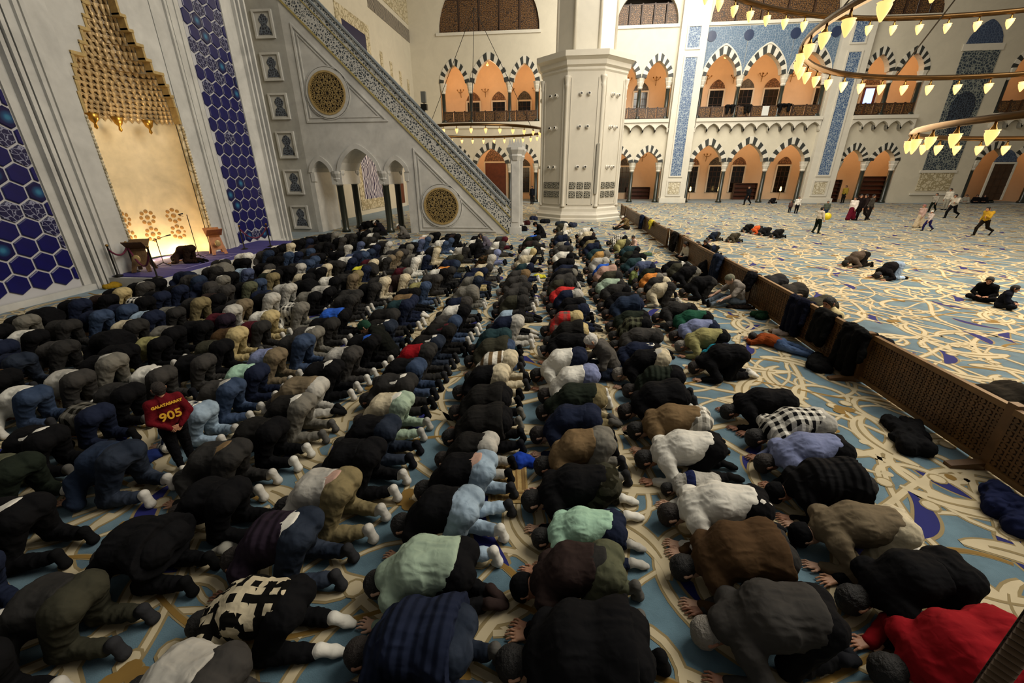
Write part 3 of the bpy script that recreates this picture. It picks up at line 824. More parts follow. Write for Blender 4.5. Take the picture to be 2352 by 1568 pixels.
# ------------------------------------------------------------------ the wall towards Mecca: the block that carries the prayer niche
QX = -13.0
def ybox(mb, y0, y1, z0, z1, d0, d1): mb.box(QX + d0, QX + d1, y0, y1, z0, z1)
wq = MB()
ybox(wq, -4, 7.4, 0, 12, -2, 0); ybox(wq, 7.4, 9.8, 0, 12, -2, -.06); ybox(wq, 9.8, 10.25, 0, 12, -2, 0)
ybox(wq, 10.25, 11.25, 0, 12, -2, .22); ybox(wq, 14.4, 15.4, 0, 12, -2, .22)
ybox(wq, 15.4, 15.85, 0, 12, -2, 0); ybox(wq, 15.85, 17.95, 0, 12, -2, -.06); ybox(wq, 17.95, 19.1, 0, 12, -2, 0)
ybox(wq, 11.25, 14.4, 9.4, 12, -2, .22)
wall_q = struct(wq.build('wall_qibla', MARBLE))
tr = MB()
for y0, d in ((10.0, .16), (10.12, .22), (10.45, .30), (10.62, .27), (14.9, .30), (15.05, .27), (15.35, .26), (15.55, .16), (7.35, .1), (18.55, .14), (18.72, .2), (18.95, .26)):
    tr.box(QX, QX + d, y0, y0 + .09, 0, 12)
tr.box(QX, QX + .12, -4, 10.2, 0, .16); tr.box(QX, QX + .12, 15.5, 19.1, 0, .16)
struct(tr.build('trim_1', MARBLE))
# hexagon tiles, each its own
HR, HP = .277, .48
_hx = {}
def hexmesh(lo=-9, hi=9):
    """hexagonal tile with bevelled face, cut at the panel's edge"""
    k = (round(max(lo, -.26), 2), round(min(hi, .26), 2))
    if k in _hx: return _hx[k]
    def cut(P):
        for s_, c in ((1, k[0]), (-1, -k[1])):
            out = []
            for i in range(len(P)):
                a, b = P[i], P[(i + 1) % len(P)]; da, db = s_ * a[0] - c, s_ * b[0] - c
                if da >= 0: out.append(a)
                if da * db < 0: t = da / (da - db); out.append((a[0] + (b[0] - a[0]) * t, a[1] + (b[1] - a[1]) * t))
            P = out
        return P
    r = HR * .89
    P = cut([(r * math.sin(math.pi / 3 * q), r * math.cos(math.pi / 3 * q)) for q in range(6)]); n = len(P)
    c = (sum(p[0] for p in P) / n, sum(p[1] for p in P) / n); P2 = [(c[0] + (p[0] - c[0]) * .92, c[1] + (p[1] - c[1]) * .92) for p in P]
    mb = MB()
    mb.add([(0, p[0], p[1]) for p in P] + [(.03, p[0], p[1]) for p in P] + [(.042, p[0], p[1]) for p in P2],
           [(q, (q + 1) % n, n + (q + 1) % n, n + q) for q in range(n)] + [(n + q, n + (q + 1) % n, 2 * n + (q + 1) % n, 2 * n + q) for q in range(n)] + [tuple(range(2 * n, 3 * n))])
    _hx[k] = mb.mesh('hexagon_tile'); return _hx[k]
def turq():
    m, nt, b = nodemat('navy_turquoise_tile'); tc = N(nt, 'ShaderNodeTexCoord')
    ln = N(nt, 'ShaderNodeVectorMath', operation='LENGTH'); nt.links.new(tc.outputs['Object'], ln.inputs[0])
    rp = N(nt, 'ShaderNodeValToRGB'); e = rp.color_ramp.elements; e[0].position = .05; e[0].color = hexc('#2f6f90'); e[1].position = .16; e[1].color = hexc('#07083f'); q = e.new(.09); q.color = hexc('#17456e')
    nt.links.new(ln.outputs['Value'], rp.inputs[0]); nt.links.new(rp.outputs[0], b.inputs['Base Color']); b.inputs['Roughness'].default_value = .3
    return m
TURQ = turq()
rt = random.Random(5)
for pi, (ya, yb, z0) in enumerate(((7.45, 9.76, .52), (15.9, 17.9, .56))):
    bk = MB(); bk.box(QX - .06, QX - .03, ya, yb, 0, 12)
    panel = bk.build('hexagon_tile_panel', stone_mat('tile_joint', '#b4b4b8', .05)); panel.location = (0, 0, 0)
    tag(panel, ('navy hexagon tile panel beside the yellow cloth and roped lectern', 'navy hexagon tile panel between the prayer niche and the marble pulpit')[pi], 'tile panel', 'hexagon tile panels')
    row = 0
    while True:
        z = z0 + row * 1.5 * HR
        if z > 10.5: break
        n0 = 0
        y = ya + (.24 if row % 2 else 0.0) + (.14 if pi else .02)
        while y < yb + .2:
            if ya - .15 < y < yb + .15:
                k = rt.random(); m_ = CALLI if k < .2 else (TURQ if k < .34 else NAVY)
                obj('hexagon_tile', hexmesh(ya + .02 - y, yb - .02 - y), m_, panel, (QX - .03, y, z))
            y += HP
        row += 1
# ------------------------------------------------------------------ prayer niche
niche = empty('prayer_niche', (QX, 12.82, 0))
tag(niche, 'tall lit marble prayer niche with stepped gilded stalactite hood', 'prayer niche')
ND, NA = 1.15, 1.53
nm = MB(); K = 20
cur = [(-ND * math.sin(math.pi * k / K), -NA * math.cos(math.pi * k / K)) for k in range(K + 1)]
nm.add([(x, y, .3) for x, y in cur] + [(x, y, 4.9) for x, y in cur], [(k, k + 1, K + 2 + k, K + 1 + k) for k in range(K)])
nm.build('niche_shell', stone_mat('lit_onyx', '#d9c9a6', .25, rough=.35), niche, smooth=True)
# carved rosettes of eight petals, sunk in the shell
ros = MB(); pr_ = [(.055, .0)]
ros.ball((0, 0, 0), .075, 10, 6, (.3, 1, 1))
for k in range(8):
    a = k * math.pi / 4; ros.ball((0, .2 * math.cos(a), .2 * math.sin(a)), .065, 8, 5, (.3, 1, 1))
rosm = ros.mesh('rosette', True); ROSM = plain('honey_onyx', '#9a7338', .5)
for z in (1.62, 1.05):
    for th in (.27, .437, .602, .774):
        a = math.pi * th; x, y = -ND * math.sin(a), -NA * math.cos(a)
        nrm = math.atan2(math.cos(a) / NA, -math.sin(a) / ND)
        obj('rosette', rosm, ROSM, niche, (x + .01, y, z), (0, 0, math.atan2(y / NA ** 2, x / ND ** 2)))
# stalactite hood: tiers of little niches stepping inwards
TIERS = [(4.55, 4.80, 1.50, 1.10, 15), (4.80, 5.05, 1.50, 1.02, 15), (5.05, 5.35, 1.46, .95, 13), (5.35, 5.65, 1.40, .88, 13), (5.65, 5.95, 1.32, .80, 11), (5.95, 6.25, 1.0, .66, 9), (6.25, 6.6, .86, .56, 9), (6.6, 6.92, .66, .46, 7), (6.92, 7.25, .55, .38, 7), (7.25, 7.7, .42, .3, 5), (7.7, 8.2, .34, .24, 5), (8.2, 8.8, .24, .18, 3)]
def cellmesh():
    mb = MB(); S_ = 6
    for i in range(S_ + 1):
        a = math.pi * i / S_
        mb.v += [(.5 * math.sin(a) * 1.0, -.5 * math.cos(a), 1.0), (.42 * math.sin(a) + .0, -.40 * math.cos(a), .55), (.10 * math.sin(a), -.12 * math.cos(a), 0.0)]
    for i in range(S_):
        for q in (0, 1): mb.f.append((3 * i + q, 3 * i + q + 1, 3 * i + 4 + q, 3 * i + 3 + q)); mb.mi.append(0)
    mb.f.append(tuple(3 * i for i in range(S_ + 1))); mb.mi.append(0)
    mb.ball((.08, 0, .0), .09, 6, 4)
    return mb.mesh('stalactite_cell')
cm = cellmesh()
TIERS = [q for (z0, z1, hw, dp, n) in TIERS for q in ((z0, (z0 + z1) / 2, hw, dp, int(n * 1.7)), ((z0 + z1) / 2, z1, hw, dp * .96, int(n * 1.7)))]
HOOD = plain('champagne_gilding', '#c9b084', .38, .45, noise=.25, nscale=12)
for ti, (z0, z1, hw, dp, n) in enumerate(TIERS):
    sl = MB(); q = [(-dp * math.sin(math.pi * k / 16), -hw * math.cos(math.pi * k / 16)) for k in range(17)]
    q_out = [(-dp * 1.0 * math.sin(math.pi * k / 16) - .25, -(hw + .02) * math.cos(math.pi * k / 16)) for k in range(17)]
    sl.strip(q, q_out, z1 - .05, z1 + .02, 'xy')
    sl.strip([(x * 1.02 - .06, y * 1.02) for x, y in q], q_out, z0, z1, 'xy')
    sl.build('hood_tier', GILT_NICHE, niche)
    for k in range(n):
        a = math.pi * (k + .5) / n; x, y = -dp * math.sin(a), -hw * math.cos(a)
        w = math.pi * (hw + dp) / 2 / n
        obj('stalactite_cell', cm, HOOD, niche, (x * 1.0 - .02, y, z0), (0, 0, math.atan2(-math.cos(a) * 0 - y / hw ** 2, -x / dp ** 2)), (w * .7, w * .95, (z1 - z0) * 1.05))
# stepped white front of the hood, filling between tiers and the block
fr = MB()
prev = None
for (z0, z1, hw, dp, n) in TIERS:
    for s_ in (-1, 1):
        ya, yb = sorted((s_ * hw, s_ * 1.57)); fr.box(-.5, .20, ya, yb, z0, z1)
fr.box(-.5, .20, -1.57, 1.57, 8.8, 9.4)
fr.build('stepped_front', MARBLE, niche)
for s_ in (-1, 1):
    ed = MB()
    for i, (z0, z1, hw, dp, n) in enumerate(TIERS):
        ya, yb = sorted((s_ * (hw - .02), s_ * (hw + .05))); ed.box(.0, .23, ya, yb, z0, z1)
        nxt = TIERS[i + 1][2] if i + 1 < len(TIERS) else .2
        if hw - nxt > .06:
            ya, yb = sorted((s_ * (nxt - .02), s_ * (hw + .05))); ed.box(.0, .25, ya, yb, z1 - .03, z1 + .05)
    ed.build('gilded_edge', GOLDW, niche)
cj = MB()
for s_ in (-1, 1):
    for k in range(44): cj.ball((.23, s_ * 1.55, .45 + k * .093), .05, 6, 4, (1, .8, 1.1))
    cj.tube([(.1, s_ * 1.56, .3), (.1, s_ * 1.56, 4.55)], .07, 8)
cj.build('carved_jamb_edge', CARVED, niche)
dr = MB()
dr.lathe([(.0, -.42), (.05, -.36), (.03, -.26), (.10, -.18), (.16, 0), (.0, .02)], 10)
drm = dr.mesh('gilded_drop', True)
for y in (-.86, .0, .86): obj('gilded_drop', drm, GOLD, niche, (-.05 - .45 * math.cos(y), y, 4.62))
for y in (-.9, -.3, .3, .9):
    point_light('niche_uplight', (-.42 - .3 * math.cos(y), y, .36), 30, (1.0, .70, .32), .06, niche)
point_light('hood_fill', (.1, 0, 4.2), 22, (1.0, .72, .4), .1, niche)  # added fill to brighten the gilded hood, no visible lamp

# ------------------------------------------------------------------ main line of the wall beyond the pulpit
MX = -15.0
w2 = MB(); w2.box(MX - 1, MX, 19.0, 48, 0, 22); w2.box(MX - .5, QX - .0, 19.05, 19.15, 0, 12)
wall_m = struct(w2.build('wall_qibla_far', STONE))
def qpanel(name, y0, y1, z0, z1, mat, proud=.04, frame=None, parent=None):
    o = MB().box(MX, MX + proud, y0, y1, z0, z1).build(name, mat, parent)
    if frame:
        f = MB(); t = frame[0]
        f.box(MX, MX + proud * 1.5, y0 - t, y0, z0 - t, z1 + t); f.box(MX, MX + proud * 1.5, y1, y1 + t, z0 - t, z1 + t); f.box(MX, MX + proud * 1.5, y0, y1, z0 - t, z0); f.box(MX, MX + proud * 1.5, y0, y1, z1, z1 + t)
        f.build('carved_border', frame[1], o)
    return o
s_ = 15 / 13
def Zq(z): return 3 + (z - 3) * s_
tag(qpanel('script_panel', 28.0 * s_, 31.25 * s_, Zq(8.3), Zq(11.35), plain('purple_panel', '#15123a', .4), frame=(.75, CARVED)), 'dark purple panel in a carved border high on the wall above the stair', 'wall panel')
tag(qpanel('script_panel', 28.05 * s_, 31.15 * s_, Zq(1.36), Zq(5.2), SCRIPT, frame=(.75, CARVED)), 'purple panel of white script seen through the pulpit arches', 'wall panel')
tag(qpanel('carved_band', 32.3 * s_, 40.6 * s_, Zq(13.15), Zq(14.05), BANDCAL), 'dark carved inscription band running to the corner', 'frieze')
tag(qpanel('carved_band', 32.0 * s_, 40.6 * s_, Zq(14.4), Zq(17), CARVED), 'pale carved foliage frieze above the dark inscription band', 'frieze')
for k, y in enumerate((33.5, 35.3, 37.2, 39.0)):
    qpanel('carved_blind_arch', y * s_, y * s_ + .5, Zq(4.6), Zq(11.0 - .25 * k), CARVED, .05)['kind'] = 'structure'
dq = qpanel('door_1', 34.2 * s_, 35.6 * s_, .3, Zq(4.2), WOODM, .05, frame=(.3, PALE)); struct(dq)

# ------------------------------------------------------------------ pulpit
PY = 22.0   # the side we see
pul = empty('pulpit', (-8, PY, 0)); tag(pul, 'white marble pulpit with long stair, gilded round grilles and arched passage', 'pulpit')
def P_(mb, name, mat, smooth=None):
    o = mb.build(name, mat, pul, smooth=smooth); o.location = (8, -PY, 0); return o
DEP = 2.1
def low(x): return .03 + .988 * (-2.55 - x)
def arch_pts(xc, a, zs, h, n=14, p=1.35, q=.6):
    return [(xc + a * t, zs + h * max(0, 1 - abs(t) ** p) ** q) for t in np.linspace(-1, 1, n)]
# body of the pulpit with three arched openings through it
OP = [(-12.36, .48, 3.05, .55), (-10.30, 1.0, 3.1, 1.05), (-8.30, .47, 3.05, .55)]
bd = MB(); F0, F1 = PY, PY + DEP
def solid(x0, x1, z0): # column of wall from z0 up to the stair line
    bd.prism([(x0, z0), (x1, z0), (x1, low(x1)), (x0, low(x0))], F0, F1, 'xz')
xs = [-13.1]
for xc, a, zs, h in OP:
    solid(xs[-1], xc - a, 0 if xs[-1] in (-13.1,) else 2.45)
    pts = arch_pts(xc, a, zs, h)
    bd.strip(pts, [(x, low(x)) for x, z in pts], F0, F1, 'xz')
    if zs > 0: pass
    xs.append(xc + a)
solid(xs[-1], -7.35, 0)
bd.prism([(-7.35, 0), (-2.5, 0), (-2.5, .05), (-7.35, low(-7.35))], F0, F1, 'xz')
P_(bd, 'body', MARBLE)
tw = MB(); tw.box(-15, -13.1, F0, F1, 0, 12); P_(tw, 'back_tower', stone_mat('grey_marble', '#a3a29c', .22, rough=.4))
# archivolts, imposts, green columns
for xc, a, zs, h in OP:
    av = MB(); A = arch_pts(xc, a, zs, h, 20); B = arch_pts(xc, a + .2, zs, h + .24, 20); av.strip(A, B, F0 - .07, F0 + .02, 'xz'); P_(av, 'archivolt', MARBLE)
for cx in (-11.58, -9.05):
    for yy in (F0 + .2, F1 - .2):
        c = MB(); c.lathe([(.23, 0), (.23, .12), (.19, .2), (.17, .26), (.165, 2.38), (.19, 2.42)], 14, (cx, yy)); P_(c, 'column', GREENST, True)
        k = MB(); k.lathe([(.18, 2.40), (.22, 2.5), (.2, 2.56), (.27, 2.72), (.25, 2.78), (.34, 2.98), (.34, 3.1)], 12, (cx, yy)); k.box(cx - .3, cx + .3, yy - .22, yy + .22, 2.98, 3.14); P_(k, 'capital', MARBLE)
kb = MB()
for cx in (-12.86, -7.8):
    kb.box(cx - .1, cx + .1, F0 - .04, F0 + .2, 2.6, 3.05)
P_(kb, 'impost', MARBLE)
# triangular moulded panels
def tri_mould(T, w, name):
    c = np.mean(T, 0)
    for lev, (s0, s1, pr) in enumerate(((1.0, .94, .05), (.86, .82, .035))):
        mb = MB(); Q0 = [tuple(c + (np.array(t) - c) * s0) for t in T]; Q1 = [tuple(c + (np.array(t) - c) * s1) for t in T]
        mb.strip(Q0 + Q0[:1], Q1 + Q1[:1], F0 - pr, F0 + .01, 'xz'); P_(mb, name, MARBLE)
tri_mould([(-12.67, 9.47), (-12.67, 5.34), (-8.44, 5.34)], .1, 'triangle_moulding')
tri_mould([(-7.33, 4.16), (-7.33, .1), (-3.2, .1)], .1, 'triangle_moulding')
# round gilded lattice grilles
def grille(xc, zc, r):
    rim = MB(); th = [2 * math.pi * k / 40 for k in range(41)]
    def ringp(q): return [(xc + q * math.cos(t), zc + q * math.sin(t)) for t in th]
    rim.strip(ringp(r * 1.22), ringp(r * 1.06), F0 - .08, F0 + .01, 'xz'); rim.strip(ringp(r * 1.30), ringp(r * 1.26), F0 - .05, F0 + .01, 'xz')
    ro = P_(rim, 'grille_rim', MARBLE)
    g = MB(); g.strip(ringp(r * 1.07), ringp(r * .97), F0 - .11, F0 - .02, 'xz')
    # ten-pointed star interlace from overlapping rosettes of bars
    def inside(x, z): return (x - xc) ** 2 + (z - zc) ** 2 < (r * .97) ** 2
    st = r * .40; dirs = [math.pi * k / 5 for k in range(5)]
    for d in dirs:
        ca, sa = math.cos(d), math.sin(d)
        for k in range(-4, 5):
            off = (k + .5) * st * .5 if True else 0
            hl = math.sqrt(max(0, (r * .98) ** 2 - off ** 2))
            if hl < .1: continue
            x0, z0 = xc - sa * off, zc + ca * off
            w = .012
            g.prism([(x0 - ca * hl - sa * w, z0 - sa * hl + ca * w), (x0 + ca * hl - sa * w, z0 + sa * hl + ca * w), (x0 + ca * hl + sa * w, z0 + sa * hl - ca * w), (x0 - ca * hl + sa * w, z0 - sa * hl - ca * w)], F0 - .075, F0 - .045, 'xz')
    go = P_(g, 'round_grille', GOLDW)
    bk = MB(); bk.prism([(xc + r * math.cos(t), zc + r * math.sin(t)) for t in th[:-1]], F0 - .035, F0 - .005, 'xz'); P_(bk, 'grille_backing', plain('grille_dark', '#2b2114', .8))
grille(-11.36, 6.6, .88); grille(-6.06, 1.38, .86)
# stair balustrade: gilded lines, pierced panel, rail
def slope(name, o0, o1, y0, y1, mat, x0=-14.0, x1=-2.45):
    mb = MB(); mb.prism([(x0, low(x0) + o0), (x1, low(x1) + o0), (x1, low(x1) + o1), (x0, low(x0) + o1)], y0, y1, 'xz'); return P_(mb, name, mat)
GILT_LINE = plain('pale_gilt_line', '#b5a66a', .4, .4)
for yy, sd in ((F0, -1), (F1 - .12, 1)):
    slope('stair_string', -.06, .05, yy - .05, yy + .14, GILT_LINE)
    slope('balustrade_panel', .05, .93, yy, yy + .12, PIERCED)
    slope('gilded_line', .90, .96, yy - .03, yy + .14, GILT_LINE)
    slope('upper_panel', .96, 1.25, yy, yy + .12, PIERCED)
    slope('handrail', 1.25, 1.36, yy - .06, yy + .18, stone_mat('grey_rail', '#7d8488', .15), x1=-2.7)
stp = MB()
for k in range(40):
    x1 = -2.6 - k * .262; z1 = .262 * (k + 1)
    stp.box(x1 - .262, x1, F0 + .12, F1 - .12, max(0, z1 - .5), z1)
P_(stp, 'stair', MARBLE)
# gate at the foot of the stair
for yy in (F0, F1 - .4):
    gp = MB(); gp.box(-2.42, -1.98, yy, yy + .4, 0, 3.7); gp.box(-2.5, -1.9, yy - .06, yy + .46, 0, .35); gp.box(-2.36, -2.04, yy - .03, yy, .6, 3.4); P_(gp, 'gate_post', MARBLE)
    cpq = MB(); cpq.lathe([(.26, 3.55), (.36, 3.75), (.33, 3.82), (.46, 4.02), (.46, 4.12)], 8, (-2.2, yy + .2), math.pi / 8); P_(cpq, 'gate_capital', MARBLE)
gc = MB(); gc.box(-2.55, -1.85, F0 - .05, F1 + .05, 4.05, 4.22)
for k in range(5):
    for j in range(2):
        gc.prism([(-2.5 + .13 * k, 4.22), (-2.38 + .13 * k, 4.22), (-2.40 + .13 * k, 4.40), (-2.44 + .13 * k, 4.52), (-2.48 + .13 * k, 4.40)], F0 - .03 + j * (DEP - .02), F0 + .05 + j * (DEP - .02), 'xz')
P_(gc, 'gate_crown', MARBLE)
# six framed openings in the tower
def ogee():
    pts = []
    prof = [(.0, .96), (.05, .92), (.09, .93), (.13, .86), (.17, .86), (.20, .78), (.25, .74), (.24, .64), (.19, .56), (.14, .48), (.17, .42), (.25, .36), (.29, .24), (.33, .12), (.34, .04)]
    L_ = [(-x, z) for x, z in prof]; R_ = [(x, z) for x, z in prof[::-1]]
    return R_[:-1] + L_
og = ogee()
BLUEGLASS = damask('blue_grey_carving', '#262b38', '#5d6672', 9.0, .5)
for k, (zt, zb) in enumerate(((10.0, 8.88), (8.33, 7.17), (6.66, 5.51), (4.98, 3.72), (3.19, 1.96), (1.4, .18))):
    x0, x1 = -14.45, -13.48; h = zt - zb
    fo = MB(); t = .09
    fo.box(x0, x1, F0 - .1, F0 + .01, zt - t, zt); fo.box(x0, x1, F0 - .1, F0 + .01, zb, zb + t); fo.box(x0, x0 + t, F0 - .1, F0 + .01, zb + t, zt - t); fo.box(x1 - t, x1, F0 - .1, F0 + .01, zb + t, zt - t)
    P_(fo, 'niche_frame', MARBLE)
    pn = MB(); pn.box(x0 + t, x1 - t, F0 - .02, F0, zb + t, zt - t); P_(pn, 'niche_panel', stone_mat('niche_marble', '#b9b8b3', .1))
    on = MB(); on.prism([((x0 + x1) / 2 + x * .92, zb + t + .03 + z * (h - 2 * t - .06)) for x, z in og], F0 - .035, F0 - .012, 'xz'); P_(on, 'niche_opening', BLUEGLASS)
# ------------------------------------------------------------------ octagonal pillar
def octa(r_ap, rot=math.pi / 8):  # apothem -> lathe radius
    return r_ap / math.cos(math.pi / 8)
def pillar(cx, cy, label):
    pl = empty('pillar', (cx, cy, 0)); pl['kind'] = 'structure'; pl['label'] = label
    def L(prof, name, mat=PALE):
        mb = MB(); mb.lathe([(octa(a), z) for a, z in prof], 8, rot=math.pi / 8); return mb.build(name, mat, pl)
    L([(2.86, 0), (2.86, .16), (2.78, .22), (2.80, .40), (2.72, .5), (2.66, .62), (2.64, .80), (2.56, .88)], 'base')
    L([(2.56, .86), (2.56, 8.45)], 'shaft')
    L([(2.56, 8.4), (2.62, 8.5), (2.60, 8.62), (2.72, 8.72), (2.74, 8.95), (2.90, 9.08), (2.95, 9.1), (2.95, 9.38), (1.6, 9.45)], 'cornice')
    L([(1.72, 9.4), (1.72, 22)], 'upper_shaft')
    # slim corner shafts with little capitals
    for k in range(8):
        a = math.pi / 8 + k * math.pi / 4; r = octa(2.56)
        c = MB(); x, y = r * math.cos(a) * .985, r * math.sin(a) * .985
        c.lathe([(.17, .9), (.13, 1.0), (.10, 1.1), (.10, 7.6), (.14, 7.75), (.11, 7.8), (.19, 8.1), (.19, 8.2)], 10, (x, y)); c.build('corner_shaft', PALE, pl, smooth=True)
        r2 = octa(1.72); c = MB(); c.lathe([(.09, 9.4), (.09, 22)], 8, (r2 * math.cos(a), r2 * math.sin(a))); c.build('corner_shaft', PALE, pl, smooth=True)
    # per face: moulded frame, paired spotlights, carved vent tiles
    sp = MB(); sp.lathe([(.13, 0), (.13, .02), (.1, .03)], 12); sp.lathe([(.0, .16), (.09, .17), (.10, .14), (.085, .02)], 12)
    spm = sp.mesh('spotlight', True)
    dk = MB(); dk.lathe([(.0, .175), (.06, .176)], 10); dkm = dk.mesh('spotlight_lens')
    gr = MB(); gr.box(-.2, .2, -.03, .0, -.2, .2)
    for i in range(-2, 3):
        gr.box(-.19, .19, -.05, -.03, i * .085 - .012, i * .085 + .012); gr.box(i * .085 - .012, i * .085 + .012, -.05, -.03, -.19, .19)
    grm = gr.mesh('vent_tile'); VENT = damask('pierced_vent', '#3d3c36', '#b9b5a6', 9.0, .6)
    for k in range(8):
        a = -math.pi / 2 + k * math.pi / 4
        if math.sin(a) > .1: continue
        fo = empty('pillar_face', (2.56 * math.cos(a), 2.56 * math.sin(a), 0), a + math.pi / 2, pl)
        m = MB(); w = .82
        for (x0, x1, z0, z1) in ((-w, w, 1.02, 1.08), (-w, -w + .06, 1.02, 8.1), (w - .06, w, 1.02, 8.1)): m.box(x0, x1, -.035, .02, z0, z1)
        m.build('face_moulding', PALE, fo)
        for z in (7.26, 5.52, 3.27):
            for x in (-.24, .24):
                s_ = obj('spotlight', spm, plain('spot_white', '#d5d0c4', .4), fo, (x, 0, z), (math.pi / 2 - .15, 0, .25 if x < 0 else .15))
                s2 = obj('spotlight_lens', dkm, IRON, fo, (x, 0, z), (math.pi / 2 - .15, 0, .25 if x < 0 else .15))
        for z in (2.2, 1.66):
            for x in (-.48, 0, .48): obj('vent_tile', grm, VENT, fo, (x, 0, z))
    return pl
pillar(1.33, 30.81, 'octagonal white pillar with paired spotlights behind the last rows')
pillar(34.0, 30.81, 'second octagonal white pillar at the edge of the open carpet')
# ducts fixed to the pillar
du = MB(); du.box(2.23, 2.40, 28.12, 28.24, 1.7, 4.6); struct(du.build('trim_duct', plain('duct_grey', '#9a968a', .6)))

# ------------------------------------------------------------------ far wall
FY = 46.8; GD = 6.0
def arch_curve(xc, a, zs, h, n): return arch_pts(xc, a, zs, h, n, 1.35, .6)
_vc = {}
def voussoirs(par, xc, a, zs, h, t, nv, y0, proud=.07):
    key = (round(a, 2), round(zs, 2), round(h, 2), t, nv)
    if key not in _vc:
        ms = []
        M_ = nv * 3 + 1
        I = arch_curve(0, a, zs, h, M_); O = arch_curve(0, a + t, zs, h + t * 1.45, M_)
        # even spacing along the curve
        def even(C):
            C = np.array(arch_curve(0, *C, 400)); d = np.concatenate([[0], np.cumsum(np.hypot(*np.diff(C, axis=0).T))]); s = np.linspace(0, d[-1], M_)
            return [(np.interp(q, d, C[:, 0]), np.interp(q, d, C[:, 1])) for q in s]
        I = even((a, zs, h)); O = even((a + t, zs, h + t * 1.45))
        for k in range(nv):
            mb = MB(); mb.strip(I[3 * k:3 * k + 4], O[3 * k:3 * k + 4], -proud, .3, 'xz'); ms.append(mb.mesh('voussoir'))
        _vc[key] = ms
    for k, me in enumerate(_vc[key]):
        obj('voussoir', me, DARKST if k % 2 == 0 else PALE, par, (xc, y0, 0))
colA = MB(); colA.lathe([(.26, 0), (.26, .15), (.2, .22), (.18, .3), (.165, 2.35), (.2, 2.42)], 12)
def column(par, x, y, z0, h, mat):
    mb = MB(); r = .2
    mb.lathe([(r * 1.5, z0), (r * 1.5, z0 + .12), (r * 1.15, z0 + .22), (r, z0 + .3), (r * .92, z0 + h - .85)], 12, (x, y)); o = mb.build('column', mat, par, smooth=True)
    k = MB(); k.lathe([(r * .95, z0 + h - .9), (r * 1.25, z0 + h - .8), (r * 1.1, z0 + h - .7), (r * 1.7, z0 + h - .35), (r * 1.6, z0 + h - .3), (r * 2.1, z0 + h)], 8, (x, y), math.pi / 8); k.build('capital', PALE, par)
def facade(par, edges, zs, apex, t, ztop, z0, inner_a=None, name='arcade_wall', mat=STONE, nv=15, shaft=GREENST):
    """one storey: arches between the given edges, wall above, columns below"""
    mb = MB(); y0, y1 = FY, FY + .6
    cs = []
    for i in range(len(edges) - 1):
        xa, xb = edges[i], edges[i + 1]; xc = (xa + xb) / 2; a = (xb - xa) / 2 - t - .02; h = (apex[i] - zs) - t * 1.45
        pts = arch_curve(xc, a, zs, h, 22)
        mb.strip(pts, [(x, ztop) for x, z in pts], y0, y1, 'xz')
        cs.append((xa, xc - a, xc + a, xb))
        voussoirs(par, xc, a, zs, h, t, nv, y0)
    for i, c in enumerate(cs):
        mb.box(c[0], c[1], y0, y1, zs, ztop); mb.box(c[2], c[3], y0, y1, zs, ztop)
    mb.build(name, mat, par)
    for i, x in enumerate(edges):
        if 0 < i < len(edges) - 1: column(par, x, FY + .3, z0, zs - z0, shaft)
        else: column(par, x + (.3 if i == 0 else -.3), FY + .3, z0, zs - z0, shaft)
def railing(par, x0, x1, z, y=None, h=1.0, n=4, mat=None):
    y = FY + .12 if y is None else y
    w = (x1 - x0) / n
    for k in range(n):
        a, b = x0 + k * w, x0 + (k + 1) * w
        m = MB(); m.box(a + .08, b - .08, y, y + .05, z + .12, z + h - .08); m.build('railing_panel', GRILLE, par)
        f = MB(); f.box(a, a + .12, y - .03, y + .09, z, z + h + .06); f.box(a, b, y - .02, y + .08, z + h - .08, z + h); f.box(a, b, y - .02, y + .08, z, z + .12); f.build('railing_frame', WOOD, par)
    MB().box(x1 - .12, x1, y - .03, y + .09, z, z + h + .06).build('railing_frame', WOOD, par)
def doorway(par, x, z, w, h, mat, lun, y=None, tag_=None):
    """door leaf with stone frame and pointed carved lunette on the gallery's back wall"""
    y = FY + GD - .02 if y is None else y
    MB().box(x - w / 2, x + w / 2, y - .06, y, z, z + h).build('door_leaf', mat, par)
    f = MB(); t = .16
    f.box(x - w / 2 - t, x - w / 2, y - .12, y, z, z + h + t); f.box(x + w / 2, x + w / 2 + t, y - .12, y, z, z + h + t); f.box(x - w / 2, x + w / 2, y - .12, y, z + h, z + h + t); f.build('door_frame', PALE, par)
    l = MB(); P = arch_pts(x, w / 2 + .1, z + h + t, w * .62, 16); l.prism(P, y - .07, y, 'xz'); l.build('lunette', lun, par)
    if mat is not WOODM:
        g = MB()
        for k in range(1, 3): g.box(x - w / 2 + k * w / 3 - .02, x - w / 2 + k * w / 3 + .02, y - .09, y - .05, z, z + h)
        for k in range(1, 5): g.box(x - w / 2, x + w / 2, y - .09, y - .05, z + k * h / 5 - .02, z + k * h / 5 + .02)
        g.build('window_bars', WOOD, par)
def sconce(par, x, z, y=None):
    y = FY + GD - .1 if y is None else y
    m = MB(); m.tube([(x, y, z - .55), (x, y - .12, z), (x, y, z + .3)], .03, 6)
    for dx in (-.35, .35): m.tube([(x, y - .1, z - .1), (x + dx * .6, y - .25, z - .05), (x + dx, y - .25, z + .1)], .025, 6)
    for dx in (-.35, 0, .35): m.ball((x + dx, y - .25, z + .16), .07, 6, 4)
    m.build('wall_sconce', BRASS, par)
LUNC = damask('carved_lunette', '#7d5c40', '#4a3220', 4.0, .5); LUND = damask('dark_lunette', '#2e2c28', '#4d4a42', 4.0, .5)
ORW = PLASTER
